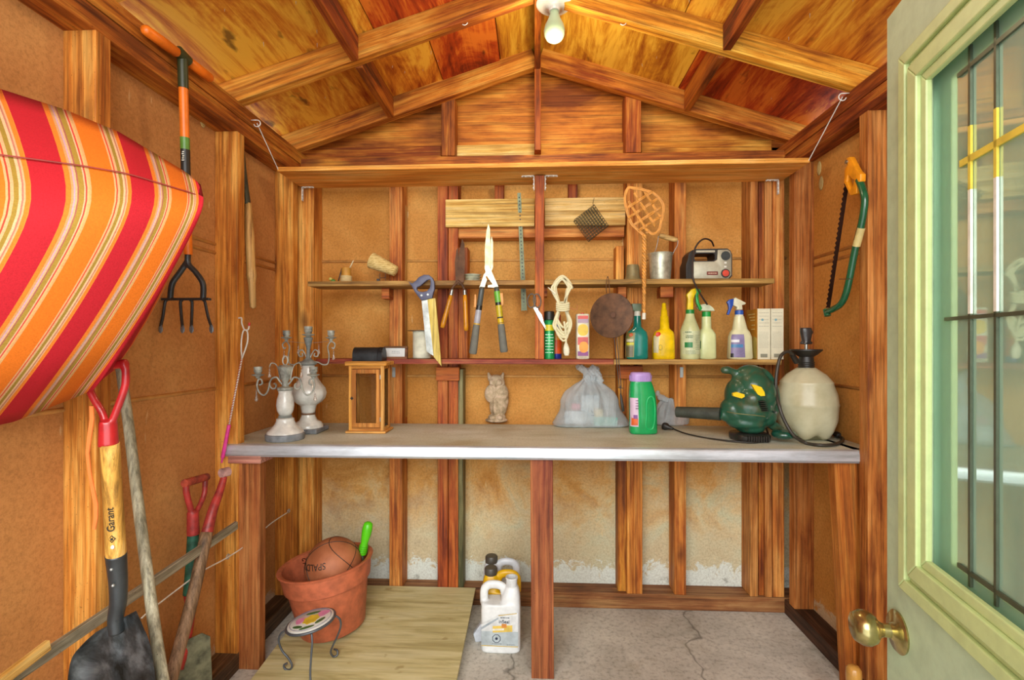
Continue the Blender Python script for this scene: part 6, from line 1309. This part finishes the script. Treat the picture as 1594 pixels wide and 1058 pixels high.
# wire strung along the left studs
t = Thing('strung_wire', 'white wire strung along the left wall studs from nail to nail', 'wire', WX(448, 797, XL+.006))
pts = [WX(448, 797, XL+.012), WX(425, 812, XL+.012), WX(408, 826, XL+.012), WX(380, 850, XL+.012), WX(353, 868, XL+.012), WX(316, 888, XL+.014), WX(280, 914, XL+.012), WX(236, 948, XL+.012), WX(220, 962, XL+.012)]
bm = BM(); tube(bm, pts, .0022, n=7); t.part('wire', bm, plain('e8e0d0', .5), True, world=True)
for a in ((448, 795), (353, 866)):
    p = WX(*a, XL+.005); bm = BM(); tube(bm, [p+V((.004, .0075*math.cos(q_), .0075*math.sin(q_))) for q_ in [i*.9 for i in range(7)]], .0018, n=6, closed=True); t.part('wire_eye', bm, M_zinc, True, world=True)
# chrome clamp high on the left
bm = BM(); a, b_ = W(122, -2, 1.18), W(152, 10, 1.22); cyl(bm, a, b_, .008, n=14); box(bm, b_-V((.012, .01, .01)), b_+V((.012, .01, .01)), .002); tag(link('metal_rod', bm, M_steel, smooth=40), 'short shiny metal rod end at the top left under the roof', 'rod')

# bow saw on the right wall
XB = XR-.022; K = lambda a, b_: WX(1270+a/3.92, 230+b_/3.92, XB)
t = Thing('bow_saw', 'green curved bow saw with yellow handle hanging on the right wall', 'saw', K(270, 300))
bm = BM(); tube(bm, [K(262, 195), K(285, 250), K(298, 310), K(292, 390), K(275, 480), K(240, 620), K(205, 800), K(180, 900), K(150, 955), (K(105, 985)), K(70, 1000)], .0105, n=12); t.part('frame', bm, plain('135c3a', .25, coat=.4), True, world=True)
bm = BM(); tube(bm, [K(278, 488), K(262, 545), K(247, 600)], .0112, n=12, cap=False); t.part('label', bm, plain('d8c884', .5), True, world=True)
bm = BM(); cyl(bm, K(64, 985), K(72, 1025), .0105, n=14); t.part('end_clamp', bm, plain('135c3a', .3), 40, world=True)
def kp(L): return [(lambda q_: (q_.y, q_.z))(K(a, b_)) for a, b_ in L]
bm = BM(); prism(bm, kp([(200, 62), (222, 55), (268, 140), (290, 160), (288, 205), (268, 215), (265, 280), (225, 292), (185, 210), (190, 130), (208, 105)]), .018, Matrix.Translation((XB+.009, 0, 0)) @ Matrix.Rotation(R(90), 4, 'Z'), bev=.003, holes=[kp([(212, 165), (235, 190), (250, 195), (240, 240), (225, 255), (205, 205)])]); t.part('handle', bm, plain('f09c1c', .35), 30, world=True)
bm = BM(); A, B_ = K(205, 95), K(72, 975); M = frame_mat(A, B_, up=(1, 0, 0)); L = (B_-A).length
N_ = 60; pts = [(0, .004)]; 
vs1 = [bm.verts.new(M @ V((-.0006, .006, 0))), bm.verts.new(M @ V((-.0006, .006, L)))]
pr = [(.007, 0)]+[((-.004 if i % 2 else -.0085), L*i/N_) for i in range(N_+1)]+[(.007, L)]
bm.free(); bm = BM(); f = bm.faces.new([bm.verts.new(M @ V((-.0006, a, z_2))) for a, z_2 in pr]); r = bmesh.ops.extrude_face_region(bm, geom=[f]); bmesh.ops.translate(bm, verts=[g for g in r['geom'] if isinstance(g, bmesh.types.BMVert)], vec=(.0012, 0, 0)); t.part('saw_blade', bm, plain('4c2c1c', .6, .4), world=True)
bm = BM(); p = K(205, 85); cyl(bm, p+V((-.012, 0, 0)), p+V((.002, 0, 0)), .006, n=12); t.part('bolt', bm, M_steel, 40, world=True)
bm = BM(); p = K(205, 800); cyl(bm, p+V((-.014, .03, .004)), p+V((-.01, -.03, -.004)), .0012, n=6); t.part('wire_tie', bm, M_rust, world=True)
# knob-topped tool handle at the right leg
p = W(1329, 1035, 1.48); t = Thing('tool_handle', 'tan rounded wooden handle end standing in front of the right bench leg', 'handle', (p.x, 1.48, 0))
bm = BM(); h_ = p.z; lathe(bm, [(0, 0), (.017, 0), (.018, h_*.6), (.021, h_-.03), (.02, h_-.012), (.013, h_-.002), (0, h_)], n=24); t.part('handle_end', bm, plain('d09a48', .3, var=.08, coat=.3), True)

# dabs of old filler on the wall boards
for X, pts, par in ((XLS+.001, ((312, 152), (316, 186)), wl), (XRS-.001, ((1275, 262), (1278, 285)), wr)):
    for a in pts:
        p = WX(a[0], a[1], X); bm = BM(); ball(bm, p, .022, 2, (.08, .7, 1.3)); link('filler_dab', bm, plain('c8b070', .8, bump=.4), par, True)
